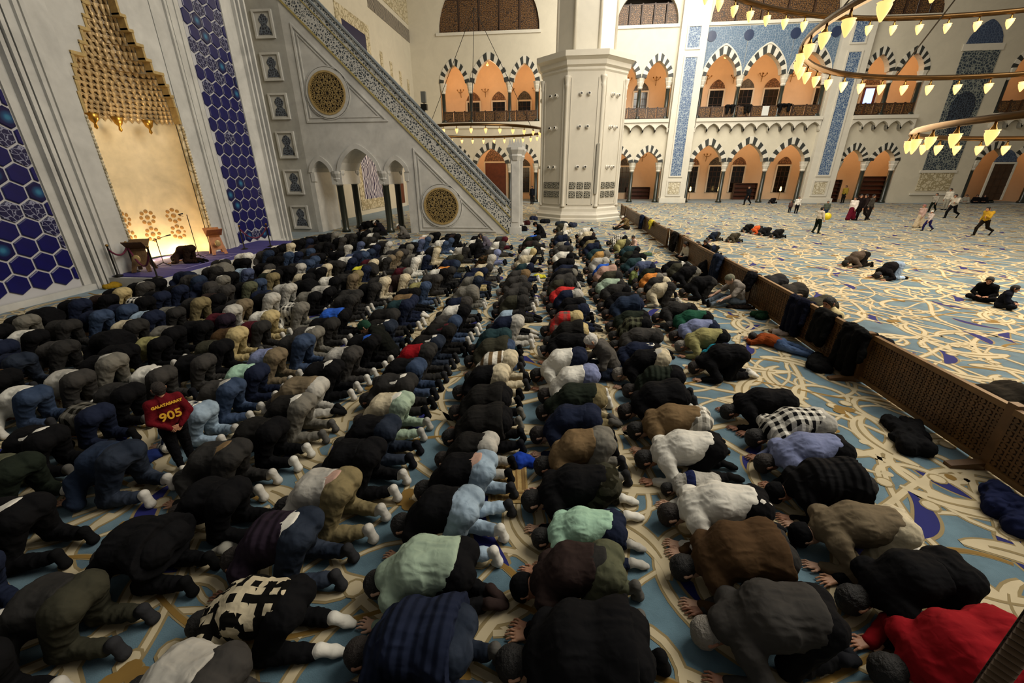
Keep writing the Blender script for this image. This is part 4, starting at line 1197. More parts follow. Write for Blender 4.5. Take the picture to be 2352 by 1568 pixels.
def gallery(par, x0, x1, doors_up, doors_lo, sc_up, sc_lo, warm=1.0, lights=True):
    b = MB(); b.box(x0, x1, FY + GD, FY + GD + .3, 0, 15.2); b.box(x0 - .3, x0, FY + .6, FY + GD, 0, 15.2); b.box(x1, x1 + .3, FY + .6, FY + GD, 0, 15.2); b.build('gallery_wall', ORW, par)
    MB().box(x0, x1, FY + .1, FY + GD, 7.15, 7.72).build('gallery_floor', PLASTER, par)
    MB().box(x0, x1, FY + .6, FY + GD, 14.6, 14.9).build('gallery_ceiling', PLASTER, par)
    for d in doors_up: doorway(par, d[0], 7.75, 1.4, d[3] if len(d) > 3 else 3.2, GLASSD if d[1] == 'g' else WOODM, LUNC if d[2] == 'c' else LUND)
    for d in doors_lo: doorway(par, d[0], .1 if d[1] == 'd' else .75, d[3] if len(d) > 3 else 1.3, 2.75 if d[1] != 'd' else 3.95, GLASSD if d[1] == 'g' else WOODM, LUNC if d[2] == 'c' else LUND)
    for x, z in sc_up: sconce(par, x, z)
    for x in sc_lo: sconce(par, x, 4.6)
    n = max(2, round((x1 - x0) / 4.5))
    for k in range(n):
        x = x0 + (k + .5) * (x1 - x0) / n
        for z, e in ((12.6, 125), (6.0, 120)):
            point_light('gallery_lamp', (x, FY + 3.0, z), e * warm, (1.0, .58, .29), .5)
            lp = MB(); lp.lathe([(.0, -.12), (.1, -.1), (.16, 0), (.05, .08), (.02, .5)], 10); o = lp.build('gallery_pendant', plain('pendant_glass', '#ffdca8', .4, emit='#ffb060', estr=1.5), par, (x, FY + 3.0, z + .75), smooth=True)
def cornice(par, x0, x1):
    """balcony edge carried on a row of scalloped brackets"""
    MB().box(x0, x1, FY - .62, FY + .1, 7.42, 7.72).build('balcony_edge', PALE, par)
    n = max(3, round((x1 - x0) / 1.18)); w = (x1 - x0) / n
    bk = MB(); A = [(w * (.5 + .5 * t), 7.42) for t in np.linspace(-1, 1, 13)]
    B = [(w * (.5 + .5 * t), 6.72 + .52 * max(0, 1 - abs(t) ** 1.3) ** .6) for t in np.linspace(-1, 1, 13)]
    bk.strip(A, B, -.5, -.25, 'xz')
    B2 = [(w * (.5 + .5 * t), 6.9 + .42 * max(0, 1 - abs(t * 1.02) ** 1.3) ** .6) for t in np.linspace(-1, 1, 13)]
    bk.strip(A, B2, -.25, .0, 'xz')
    for s_ in (0, 1): bk.prism([(s_ * w - .1, 6.9), (s_ * w + .1, 6.9), (s_ * w + .07, 6.66), (s_ * w, 6.5), (s_ * w - .07, 6.66)], -.42, .0, 'xz')
    bm_ = bk.mesh('scalloped_bracket')
    for k in range(n): obj('scalloped_bracket', bm_, PALE, par, (x0 + k * w, FY, 0))
def bigarch(par, xc, a, zsill, x0, x1, ztop=22):
    P = [(xc + a * math.cos(t), zsill + a * 1.02 * math.sin(t)) for t in np.linspace(math.pi, 0, 25)]
    m = MB(); m.strip(P, [(x, ztop) for x, z in P], FY, FY + .6, 'xz'); m.box(x0, xc - a, FY, FY + .6, zsill, ztop); m.box(xc + a, x1, FY, FY + .6, zsill, ztop)
    m.build('upper_wall', STONE, par)
    MB().box(x0, x1, FY - .12, FY + .7, zsill - .25, zsill).build('sill', PALE, par)
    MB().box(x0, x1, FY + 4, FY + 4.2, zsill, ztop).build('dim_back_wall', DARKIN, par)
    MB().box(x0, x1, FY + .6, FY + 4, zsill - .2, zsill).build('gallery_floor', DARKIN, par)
    railing(par, xc - a, xc + a, zsill, FY + .3, 2.2 * a / 4.8 + .4, 5)
def bay(name, edges, up_apex, lo_apex, label, big, spandrel=False, doors=None, cor=True, extra_top=15.2):
    p = empty(name, (0, 0, 0)); p['kind'] = 'structure'; p['label'] = label
    x0, x1 = edges[0], edges[-1]
    facade(p, edges, 11.25, up_apex, .45, 15.2, 7.75, nv=15, mat=STONE)
    facade(p, edges, 3.85, lo_apex, .45, 7.2, 0.0, nv=15, mat=STONE, shaft=GREENST)
    MB().box(x0, x1, FY - .1, FY + .6, 7.2, 7.75).build('string_course', PALE, p)
    if cor: cornice(p, x0 + .05, x1 - .05)
    railing(p, x0 + .25, x1 - .25, 7.75, n=3 * (len(edges) - 1))
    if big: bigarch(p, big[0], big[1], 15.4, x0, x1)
    if doors: gallery(p, *doors)
    if spandrel:
        for i in range(len(edges) - 1):
            xa, xb = edges[i], edges[i + 1]; xc = (xa + xb) / 2; a = (xb - xa) / 2 - .0; h = up_apex[i] - 11.25 + .18
            I = arch_curve(xc, a - .02, 11.25, h, 26); m = MB(); m.strip(I, [(x, 15.05) for x, z in I], FY - .05, FY + .02, 'xz'); m.build('blue_tile_spandrel', BLUETILE2, p)
            I2 = arch_curve(xc, a - .10, 11.25, h - .14, 26); m = MB(); m.strip(I2, I, FY - .09, FY + .02, 'xz'); m.build('white_arch_border', PALE, p)
        for i in range(len(edges)):
            m = MB(); m.lathe([(.42, 0), (.42, .04), (.0, .05)], 20); o = m.build('tile_medallion', plain('medallion_blue', '#26324e', .4), p, (edges[i] if 0 < i < len(edges) - 1 else edges[i] + (.45 if i == 0 else -.45), FY - .05, 14.35), (math.pi / 2, 0, 0))
    return p
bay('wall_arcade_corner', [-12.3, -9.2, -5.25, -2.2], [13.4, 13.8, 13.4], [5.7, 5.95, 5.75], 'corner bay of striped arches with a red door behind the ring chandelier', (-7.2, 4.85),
    doors=(-14.5, -1.2, [(-10.0, 'g', 'c', 2.6), (-7.1, 'g', 'c', 2.6), (-4.2, 'g', 'd', 2.6)], [(-11.2, 'g', 'd'), (-7.6, 'd', 'c', 2.5), (-4.2, 'g', 'd')], [(-11.4, 11.4), (-8.6, 11.4), (-5.7, 11.4), (-2.9, 11.4)], [-5.3], 1.15), cor=False)
bay('wall_arcade_two', [4.4, 7.45, 10.4], [13.25, 13.25], [5.5, 5.5], 'bay of two striped arches beside the octagonal pillar', (7.5, 2.75))
b3 = bay('wall_arcade_blue', [12.87, 16.55, 20.5, 24.35], [13.6, 13.6, 13.55], [6.05, 6.15, 6.05], 'bay of three striped arches under blue tile spandrels', (18.5, 5.4), True,
    doors=(4.0, 37.0, [(8.5, 'g', 'd'), (16.4, 'g', 'c'), (19.35, 'g', 'd'), (21.95, 'g', 'c'), (27.0, 'g', 'd'), (31.6, 'd', 'c')], [(7.5, 'g', 'd'), (15.05, 'g', 'c'), (17.6, 'g', 'd'), (20.1, 'g', 'c'), (24.9, 'g', 'c')],
           [(7.0, 12.1), (9.95, 12.1), (15.2, 12.1), (17.9, 12.1), (20.7, 12.2), (23.6, 12.1)], [9.4, 16.4, 18.9, 22.3], 1.0))
bay('wall_arcade_four', [26.9, 29.65, 32.5], [13.2, 13.2], [5.5, 5.5], 'bay of two striped arches with shoe racks and a bright doorway', (29.7, 2.6))
bay('wall_arcade_end', [39.0, 42.0, 45.0], [13.2, 13.2], [5.5, 5.5], 'bay at the end of the wall behind the lowest lamp ring', None, doors=(38.4, 46.0, [], [], [], [], .5))
wf = MB()
wf.box(-16, -12.3, FY, FY + .6, 0, 22); wf.box(-2.2, 4.4, FY, FY + .6, 0, 22); wf.box(10.4, 12.87, FY, FY + .6, 0, 22); wf.box(24.35, 26.9, FY, FY + .6, 0, 22); wf.box(32.5, 39, FY, FY + .6, 0, 22); wf.box(45, 48, FY, FY + .6, 0, 22)
wall_f = struct(wf.build('wall_far', STONE))
w4 = MB(); w4.box(47.4, 48, -4, FY, 0, 22); struct(w4.build('wall_side', STONE))
def pilaster(x0, x1, label):
    p = empty('wall_pilaster'); p['kind'] = 'structure'; p['label'] = label
    MB().box(x0, x1, FY - .45, FY, 0, 22).build('shaft', PALE, p)
    MB().box(x0 - .12, x1 + .12, FY - .57, FY, 0, .45).build('foot', PALE, p)
    c = (x0 + x1) / 2
    def fr(a, b, z0, z1, t=.14):
        m = MB(); y0, y1 = FY - .53, FY - .45
        m.box(a - t, a, y0, y1, z0 - t, z1 + t); m.box(b, b + t, y0, y1, z0 - t, z1 + t); m.box(a, b, y0, y1, z0 - t, z0); m.box(a, b, y0, y1, z1, z1 + t); m.build('panel_frame', PALE, p)
    for z0, z1 in ((2.6, 12.7), (13.42, 15.03)):
        MB().box(c - .52, c + .52, FY - .48, FY - .45, z0, z1).build('blue_tile_strip', BLUETILE, p); fr(c - .52, c + .52, z0, z1)
    MB().box(c - .55, c + .55, FY - .49, FY - .45, .85, 1.95).build('carved_plaque', damask('carved_plaque_stone', '#cfc6ae', '#a89c80', 4.0, .3), p); fr(c - .62, c + .62, .78, 2.02)
pilaster(10.5, 12.87, 'tall pilaster with a blue tile strip beside the two striped arches'); pilaster(24.38, 26.95, 'tall pilaster with a blue tile strip crossed by the lamp ring')
# tall tiled panel with lunette above, plaque below
tp = empty('tile_panel', (36.2, FY, 0)); tag(tp, 'tall dark star-lattice tile panel with a dark teardrop medallion', 'tile panel')
def TP(mb, n, m): o = mb.build(n, m, tp); o.location = (-36.2, -FY, 0); return o
TP(MB().box(34.74, 37.65, FY - .06, FY, 3.0, 12.6), 'lattice_tiles', STARTILE)
m = MB(); P = [(36.2 + 1.05 * math.sin(t) * (1 - .35 * math.cos(t)) * .9, 7.6 + 1.9 * -math.cos(t)) for t in np.linspace(0, 2 * math.pi, 24, endpoint=False)]; m.prism(P, FY - .09, FY - .06, 'xz'); TP(m, 'teardrop_medallion', damask('dark_medallion', '#161d2a', '#3a4654', 5.0, .5))
m = MB(); m.prism(arch_pts(36.15, 1.42, 13.1, 1.75, 20), FY - .06, FY, 'xz'); TP(m, 'blue_lunette', damask('blue_lunette_tile', '#33415a', '#4d5c74', 5.0, .4))
m = MB(); m.box(34.55, 37.8, FY - .1, FY, 12.6, 13.1); m.box(34.55, 37.8, FY - .1, FY, 2.75, 3.0); TP(m, 'white_rail', PALE)
TP(MB().box(34.74, 37.65, FY - .05, FY, 1.14, 2.74), 'carved_plaque', CARVED); TP(MB().box(34.3, 38.0, FY - .14, FY, .75, .92), 'plinth_rail', PALE)
sd = empty('wall_side_door', (0, 0, 0)); sd['kind'] = 'structure'
doorway(sd, 41.6, .3, 1.7, 3.2, WOOD, damask('blue_door_lunette', '#33415a', '#55647a', 5.0, .4), FY - .02)

# ------------------------------------------------------------------ chandeliers
LAMPG = plain('lit_glass', '#ffd9a0', .3, emit='#ffc070', estr=1.35)
lm = MB(); lm.lathe([(.0, -.34), (.02, -.33), (.04, -.29), (.075, -.22), (.105, -.14), (.115, -.09), (.105, -.06), (.125, -.04), (.11, -.035), (.05, -.07)], 14, cap=False); lampm = lm.mesh('lamp_glass', True)
lc = MB(); lc.lathe([(.05, -.10), (.06, -.02), (.03, .05), (.02, .14)], 8); lcm = lc.mesh('lamp_cap', True)
RINGM = plain('bronze_ring', '#4f391c', .28, .85, noise=.15, nscale=3)
def chandelier(label, rings, hub=None, cables=8, z_hub=None, group='ring chandeliers'):
    c0 = rings[0]
    ch = empty('ring_chandelier', (c0[0], c0[1], c0[2])); tag(ch, label, 'chandelier', group)
    for (x, y, z, r, n, a0, a1, tr_) in rings:
        dx, dy, dz = x - c0[0], y - c0[1], z - c0[2]
        K_ = 96
        m = MB()
        # flat gilded band with rounded lips
        m.lathe([(r + .05, z - c0[2] - tr_), (r + .07, z - c0[2] - tr_ * .5), (r + .05, z - c0[2] + tr_ * .5), (r + .02, z - c0[2] + tr_), (r - .05, z - c0[2] + tr_), (r - .08, z - c0[2]), (r - .05, z - c0[2] - tr_), (r + .05, z - c0[2] - tr_)], K_, (dx, dy), cap=False)
        m.build('brass_ring', RINGM, ch, smooth=True)
        for k in range(n):
            a = a0 + (a1 - a0) * k / n
            p = (dx + r * math.cos(a), dy + r * math.sin(a), dz - tr_ - .12)
            lg = obj('lamp_glass', lampm, LAMPG, ch, p); obj('lamp_cap', lcm, BRASS, lg)
    if hub:
        for k in range(cables):
            a = 2 * math.pi * (k + .3) / cables; x, y, z, r = rings[-1][:4] if False else rings[0][:4]
            MB().tube([(r * math.cos(a), r * math.sin(a), 0), (0, 0, hub - c0[2])], .022, 5).build('cable', IRON, ch)
    return ch
TAU = 2 * math.pi
c_l = chandelier('far ring chandelier of small lamps hanging before the corner arches', [(-6.56, 36.06, 6.0, 5.37, 34, 0, TAU, .09)], hub=14.0, cables=3)
c_r = chandelier('great two-tier ring chandelier sweeping across the tiled bay', [(13.4, 10.6, 6.0, 7.8, 54, 0, TAU, .075), (13.1, 8.35, 8.2, 11.7, 80, 0, TAU, .075)], hub=17.5, cables=8)
c_c = chandelier('lowest ring chandelier hanging before the tall tile panel', [(16.0, 10.65, 4.0, 7.0, 46, 0, TAU, .075)])
point_light('chandelier_glow', (-6.56, 36.06, 5.2), 700, (1.0, .72, .40), 3.0)
for (x, y, z, e) in ((13.4, 10.6, 5.2, 900), (20, 14, 4.6, 500), (9.5, 16.5, 5.0, 500)):
    point_light('chandelier_glow', (x, y, z), e, (1.0, .68, .36), 2.0)
# ------------------------------------------------------------------ wooden screens between the two halves of the hall
BX = 4.68
LATT = plain('screen_wood', '#5d4020', .5, noise=.3, nscale=5)
RAILW = plain('screen_rail_wood', '#70512c', .45, noise=.25, nscale=4)
LATD = plain('screen_wood_dark', '#1f130a', .6)
SCR_L = 2.03
def lattice_mesh(L, z0, z1, nx=20, nz=8):
    mb = MB(); w = L / nx; h = (z1 - z0) / nz; t = .022
    for i in range(nx + 1): mb.box(-.012, .012, i * w - t / 2 if 0 < i < nx else i * w - t / 2, i * w + t / 2, z0, z1)
    for k in range(nz + 1): mb.box(-.012, .012, 0, L, z0 + k * h - t / 2, z0 + k * h + t / 2)
    for i in range(nx):
        for k in range(nz):
            c = (0, (i + .5) * w, z0 + (k + .5) * h); q = .032
            mb.add([(.016, c[1] - q, c[2]), (.016, c[1], c[2] - q), (.016, c[1] + q, c[2]), (.016, c[1], c[2] + q), (-.016, c[1] - q, c[2]), (-.016, c[1], c[2] - q), (-.016, c[1] + q, c[2]), (-.016, c[1], c[2] + q)],
                   [(0, 1, 2, 3), (7, 6, 5, 4), (0, 4, 5, 1), (1, 5, 6, 2), (2, 6, 7, 3), (3, 7, 4, 0)])
    return mb.mesh('lattice')
LM = lattice_mesh(SCR_L - .1, .10, .70)
bkm = MB().box(-.004, .004, 0, SCR_L - .1, .10, .70).mesh('backing_cloth')
frm = MB().box(-.03, .03, -.0, SCR_L - .1, .70, .765).box(-.03, .03, 0, SCR_L - .1, .04, .10).mesh('rail')
pom = MB().box(-.045, .045, -.05, .05, 0, .80).mesh('post')
ftm = MB().prism([(-.38, 0), (.38, 0), (.38, .04), (.08, .09), (-.08, .09), (-.38, .04)], -.045, .045, 'xz').mesh('foot')
for k in range(15):
    y = 2.1 + k * SCR_L
    s_ = empty('wooden_screen', (BX + .04 * math.sin(k * 2.1), y, 0), .012 * math.sin(k * 1.7))
    d = ['folded coats heap', 'black coat pile', 'sleeping child', 'dark hung coats', 'green coat bundle']
    tag(s_, '%s lattice screen from the camera end of the low wooden partition' % ORD[k + 1], 'screen', 'low wooden screens in a line')
    obj('lattice', LM, LATT, s_, (0, .05, 0)); obj('backing_cloth', bkm, LATD, s_, (0, .05, 0)); obj('rail', frm, RAILW, s_, (0, .05, 0)); obj('post', pom, LATT, s_); obj('foot', ftm, LATT, s_)
    if k == 14: obj('post', pom, LATT, s_, (0, SCR_L, 0))
# the carved end of another screen close to the camera
ns = empty('wooden_screen', (1.60, 1.06, 0), .62); tag(ns, 'dark carved screen edge with a toothed border close to the camera', 'screen', 'low wooden screens in a line')
CW_ = plain('carved_dark_wood', '#2a190d', .5, noise=.3, nscale=20, bump=.8, bscale=60)
m = MB(); m.box(.02, .10, -.03, .03, 0, 1.95); m.box(.44, .52, -.03, .03, 0, 1.95); m.box(.10, .44, -.03, .03, 1.87, 1.95); m.box(.10, .44, -.03, .03, 0, .1); m.box(.10, .44, -.008, .008, .1, 1.87); m.build('panel', CW_, ns)
m = MB()
for k in range(14):
    for s_ in (-1, 1): m.prism([(.10, .1 + k * .125), (.44, .1 + (k + 1.3 * s_ + .65) * .125 if 0 < k + 1.3 * s_ + .65 < 14 else .1 + k * .125), (.44, .13 + (k + 1.3 * s_ + .65) * .125 if 0 < k + 1.3 * s_ + .65 < 14 else .13 + k * .125), (.10, .13 + k * .125)], -.022, .022, 'xz')
m.build('lattice', CW_, ns)
m = MB()
for k in range(69): m.prism([(.0, k * .028 + .012), (.02, k * .028 + .004), (.02, k * .028 + .022)], -.03, .03, 'xz')
m.build('toothed_edge', plain('carved_edge_wood', '#5d4a36', .5), ns)

# ------------------------------------------------------------------ soft heaps: coats, bags, cloths
def heap(name, prims, mat, label, cat, loc, rz=0.0, res=.016, amp=.016, freq=9, seed=1, group=None, zmin=.0):
    P = np.array([q for a, b, r1, r2 in prims for q in (a, b)]); R = max(max(p[2], p[3]) for p in prims)
    F = Field(P.min(0) - R - .1, P.max(0) + R + .1, res)
    for a, b, r1, r2 in prims: F.cone(a, b, r1, r2, .05)
    V, Q = F.net(); V = crumple(V, Q, amp, freq, seed); V = crumple(V, Q, amp * .5, freq * 2.3, seed + 4)
    if zmin is not None: V[:, 2] = np.maximum(V[:, 2], zmin)
    me = np_mesh(name, [(V, Q, 0)]); o = obj(name, me, mat, None, loc, (0, 0, rz)); tag(o, label, cat, group); return o
def flat(px, py, z=0): return tuple(at(px, py, z))
def heap_at(name, px, py, L, W, H, mat, label, cat, rz, seed, group=None, n=4):
    r = random.Random(seed); pr = []
    for k in range(n):
        a = (r.uniform(-.5, .1) * L, r.uniform(-.4, .4) * W, r.uniform(.2, .5) * H); b = (r.uniform(-.1, .5) * L, r.uniform(-.4, .4) * W, r.uniform(.2, .5) * H); q = H * r.uniform(.4, .6)
        pr.append((a, b, q, q * .8))
    p = at(px, py); return heap(name, pr, mat, label, cat, (max(p[0], -12.6), p[1], 0), rz, seed=seed, group=group)
heap_at('coat', 2085, 1005, .75, .4, .16, cloth('#101012'), 'heap of black coats on the carpet below the near screens', 'coat', 1.2, 1, n=7)
heap_at('coat', 1885, 838, .7, .3, .14, cloth('#0e0e0f'), 'black coat dropped beside the sleeping child', 'coat', .9, 2, n=6)
heap_at('jacket', 2312, 1180, .55, .4, .17, cloth('#171d3a', 'puffer'), 'navy quilted jacket lying against the screen foot', 'jacket', 1.3, 3, n=5)
heap_at('jacket', 1752, 728, .5, .25, .13, cloth('#16301f'), 'dark green jacket bundled by the screens', 'jacket', .4, 4)
heap_at('coat', 1700, 708, .6, .25, .08, cloth('#241c18'), 'dark brown coat under the man resting against the screen', 'coat', .2, 5)
heap_at('coat', 1790, 768, .35, .25, .10, cloth('#b7a9a0'), 'pale crumpled coat at the head of the sleeping child', 'coat', .5, 6)
heap_at('jacket', 355, 1047, .32, .2, .09, cloth('#1d2a5a'), 'blue jacket dropped beside the boy in the red jersey', 'jacket', .9, 7)
heap_at('cap', 1206, 1064, .16, .14, .10, cloth('#1d3c9a'), 'blue cap and bag at the corner of the straw prayer rug', 'cap', .3, 8)
heap_at('cloth', 215, 658, .45, .25, .14, cloth('#9a7a22'), 'mustard yellow cloth bundle at the foot of the tile panel', 'cloth', 1.4, 9)
heap_at('scarf', 528, 1262, .28, .16, .08, cloth('#8d8a80'), 'grey knotted scarf in front of the plum quilted jacket', 'scarf', .6, 10)
heap_at('bag', 1240, 638, .3, .2, .12, cloth('#c9c23a'), 'small yellow bag between the middle rows', 'bag', .3, 12)
heap_at('coat', 918, 745, .35, .2, .08, cloth('#7a5a3a'), 'tan scarf and coat dropped between the rows behind dark trousers', 'coat', .2, 13)
heap_at('bag', 1195, 530, .5, .4, .35, cloth('#121113'), 'black bag leaning by the pulpit gate', 'bag', .3, 14)
for k, (px, py, c) in enumerate(((1222, 505, '#2a2f45'), (1254, 512, '#17181c'), (1290, 518, '#20262c'), (1316, 521, '#2b3040'), (1208, 516, '#3a1c1c'))):
    heap_at('bag', px, py, .6, .4, .26, cloth(c), '%s of the bags heaped along the pillar foot, counted from the pulpit gate' % ORD[k + 1], 'bag', .4 * k, 20 + k, 'bags heaped by the pillar')
heap_at('jacket', 1485, 586, .4, .3, .12, cloth('#4a5a40'), 'green jacket on the carpet behind the quilted row', 'jacket', .3, 31)
# coats hung over the screens
def hung(px, py, w, drop, c, label, seed):
    # px,py where it crosses the top of the screen
    d = ROT @ _ray(px, py); t = (BX) / d[0]; p = CAM + d * t; y = p[1]
    pr = [((-.07, -.3 * w, .74), (-.07, .3 * w, .74), .07, .07), ((.05, -.25 * w, .72), (.06, .25 * w, .62), .05, .05), ((-.10, -.2 * w, .70), (-.14, -.25 * w, .74 - drop), .09, .07), ((-.10, .2 * w, .70), (-.15, .25 * w, .74 - drop), .09, .07), ((-.10, 0, .6), (-.13, 0, .78 - drop), .1, .08), ((-.08, -.35 * w, .7), (-.18, -.55 * w, .4), .05, .04)]
    heap('hanging_coat', pr, cloth(c), label, 'coat', (BX, y, 0), seed=seed, group='coats hung over the screens', amp=.012)
hung(1655, 600, .6, .66, '#20283a', 'slate blue coat hung over the screen end beside the resting man', 41)
hung(1850, 685, .7, .6, '#0e1120', 'long navy coat hung over the screens above the sleeping child', 42)
hung(1905, 735, .45, .48, '#0e0e0e', 'short black coat hung over the screens between two longer coats', 43)
hung(1975, 775, .7, .64, '#0b0b0b', 'long black coat hung over the screens above the dropped coat', 44)
hung(1555, 545, .6, .6, '#14110f', 'dark brown coat hung on the far screens near the boys', 45)
hung(1478, 505, .5, .6, '#1a2236', 'navy coat hung on the farthest screens', 46)
hung(1735, 632, .3, .2, '#131318', 'small black hood hung over the screens above the resting man', 47)
hung(1500, 510, .3, .1, '#c2b13a', 'yellow cloth hung on the farthest screens', 48)

# ------------------------------------------------------------------ imam's stage
st = MB(); st.box(QX + .22, -11.05, 10.3, 17.2, 0, .26); stage = st.build('stage', MARBLE); tag(stage, 'low marble stage before the prayer niche covered in violet carpet', 'stage')
MB().box(QX - .9, -11.1, 10.4, 17.1, .26, .285).build('violet_carpet', plain('violet_pile', '#3a3478', .95, noise=.12, nscale=3, bump=.4, bscale=120), stage)
m = MB()
for a, b, c, d in ((-12.7, -11.5, 11.5, 14.0),):
    m.box(a, b, c, c + .05, .285, .289); m.box(a, b, d, d + .05, .285, .289); m.box(a, a + .05, c, d, .285, .289); m.box(b, b + .05, c, d, .285, .289)
    for k in range(8): m.box(a + .15, b - .15, c + .2 + k * .28, c + .23 + k * .28, .285, .288)
m.build('woven_border', plain('pale_violet_thread', '#8a84b0', .95), stage)
_ip = at(434, 568, .78)
imam = make_person('pe', (_ip[0], _ip[1], .285), .12, '#2c1d17', '#241812', sock='#0d0d0e', cap='b#141113', scale=.96); tag(imam, 'imam bowed towards the niche on the violet stage in a dark brown robe', 'person')
def lectern(px, py, rz, label, lit):
    p = at(px, py, .285); o = empty('lectern', (max(p[0], -12.38), p[1], .285), rz); tag(o, label, 'lectern', 'carved lecterns on the stage')
    Wd = plain('carved_wood_lit' if lit else 'carved_wood', '#a5683a' if lit else '#5d4426', .5, noise=.25, nscale=9, bump=.6, bscale=40)  # lit copy carries the orange light in its wood colour
    for s_ in (-1, 1):
        m = MB(); m.prism([(-.24, 0), (-.14, 0), (-.10, .18), (.10, .18), (.14, 0), (.24, 0), (.20, .3), (.16, .72), (-.16, .72), (-.20, .3)], -.02, .02, 'xz')
        q = m.build('leg_panel', Wd, o); q.rotation_euler = (s_ * .42, 0, 0); q.location = (0, s_ * .26, .02)
        m = MB(); m.box(-.24, .24, -.012, .012, 0, .42); q = m.build('book_rest', Wd, o); q.rotation_euler = (-s_ * .95, 0, 0); q.location = (0, s_ * -.02, .66)
    m = MB(); m.tube([(-.18, 0, .66), (.18, 0, .66)], .02, 6); m.build('hinge', BRASS, o)
    m = MB(); m.ball((0, -.30, .42), .09, 12, 8, (1, .25, 1.3)); m.build('carved_medallion', GOLDW, o, smooth=True)
lectern(322, 622, .5, 'carved dark lectern beside the roped posts', False); lectern(503, 583, .9, 'carved orange-lit lectern at the far jamb of the niche', True)
def mic(px, py, h, boom, label):
    p = at(px, py, .285); o = empty('microphone_stand', (p[0], p[1], .285)); tag(o, label, 'microphone stand', 'microphone stands')
    m = MB()
    for k in range(3): m.tube([(0, 0, .12), (.24 * math.cos(k * 2.1), .24 * math.sin(k * 2.1), .015)], .012, 6)
    m.build('tripod', IRON, o)
    MB().tube([(0, 0, .1), (0, 0, h)], .011, 6).build('pole', IRON, o); MB().tube([(-.05, -.1, h - .05), (boom[0], boom[1], h + boom[2])], .009, 6).build('boom', IRON, o)
    m = MB(); m.tube([(boom[0], boom[1], h + boom[2]), (boom[0] + .05, boom[1] + .13, h + boom[2] + .02)], [.014, .024], 8); m.build('microphone', plain('mic_black', '#0c0c0c', .5), o, smooth=True)
mic(378, 611, .85, (.15, .22, .06), 'microphone stand beside the bowed imam and the dark lectern'); mic(458, 592, 1.45, (-.12, -.2, .02), 'tall microphone stand before the lit back of the niche')
def stanchion(px, py, z, label):
    p = at(px, py, z); o = empty('rope_post', (max(p[0], -12.55), p[1], z)); tag(o, label, 'rope post', 'rope posts round the stage')
    MB().lathe([(.12, 0), (.12, .02), (.03, .05), (.022, .07), (.022, .82), (.03, .84)], 10).build('post', IRON, o, smooth=True); MB().ball((0, 0, .87), .04, 8, 6).build('knob', BRASS, o, smooth=True); return o
S1 = stanchion(266, 634, .285, 'rope post at the near jamb of the niche'); S2 = stanchion(362, 638, .285, 'rope post nearest the rows in front of the dark lectern'); S0 = stanchion(292, 624, .285, 'rope post between the niche jamb and the dark lectern')
S3 = stanchion(562, 572, .285, 'rope post near the orange-lit lectern'); S4 = stanchion(622, 566, .285, 'rope post at the end of the stage by the tile panel')
ROPE = plain('crimson_rope', '#5a1430', .8, noise=.2, nscale=30)
def rope(a, b, sag, label):
    A = Vector(a.location) + Vector((0, 0, .76)); B = Vector(b.location) + Vector((0, 0, .76))
    pts = [A.lerp(B, t) - Vector((0, 0, sag * 4 * t * (1 - t))) for t in np.linspace(0, 1, 14)]
    o = MB().tube(pts, .025, 8).build('velvet_rope', ROPE, smooth=True); tag(o, label, 'rope', 'crimson ropes')
rope(S0, S2, .5, 'crimson rope sagging low in front of the dark lectern'); rope(S1, S0, .2, 'crimson rope between the two posts at the niche jamb'); rope(S3, S4, .38, 'crimson rope sagging below the far tile panel')
# straw prayer rug
p1, p2 = at(1150, 1092), at(1205, 1145)
rg_o = MB().box(-.2, .2, -.34, .34, 0, .008).build('prayer_rug', plain('straw_rug', '#a58a55', .9, noise=.2, nscale=12, bump=.4, bscale=80), None, (-.42, 3.42, .006), (0, 0, .12)); tag(rg_o, 'straw coloured prayer rug lying beside the blue cap', 'rug')
m = MB()
for k in range(6): m.box(-.17 + k * .062, -.13 + k * .062, -.30, -.24, .008, .011); m.box(-.17 + k * .062, -.15 + k * .062, -.16, .30, .008, .010)
m.box(-.18, .18, -.22, -.19, .008, .011); m.box(-.18, -.165, -.32, .32, .008, .011); m.box(.165, .18, -.32, .32, .008, .011)
m.build('woven_motif', plain('rug_brown', '#7a5d30', .9), rg_o)
# shoe racks and counters in the far galleries
def rack(x, y, w, h, label):
    o = empty('shoe_rack', (x, y, 0)); tag(o, label, 'shoe rack', 'shoe racks in the gallery')
    n = max(3, int(h / .35))
    for k in range(n + 1): MB().box(-w / 2, w / 2, -.2, .2, k * h / n, k * h / n + .05).build('shelf', WOOD, o)
    for s_ in (-1, 1): MB().box(s_ * w / 2 - .04, s_ * w / 2 + .04, -.2, .2, 0, h).build('side', WOOD, o)
    MB().box(-w / 2, w / 2, .18, .2, 0, h).build('back', WOODM, o)
rack(27.7, FY + 1.2, 1.5, 2.1, 'narrow shoe rack beside the bright doorway'); rack(31.4, FY + 1.0, 2.3, 2.4, 'wide shoe rack under the second striped arch'); rack(20.9, FY + 5.2, 2.4, 1.7, 'dark cupboard shelves behind the middle columns of the tiled bay')
rack(9.2, FY + 5.5, 2.6, 1.3, 'dark cabinet under the peach arch beside the pillar')
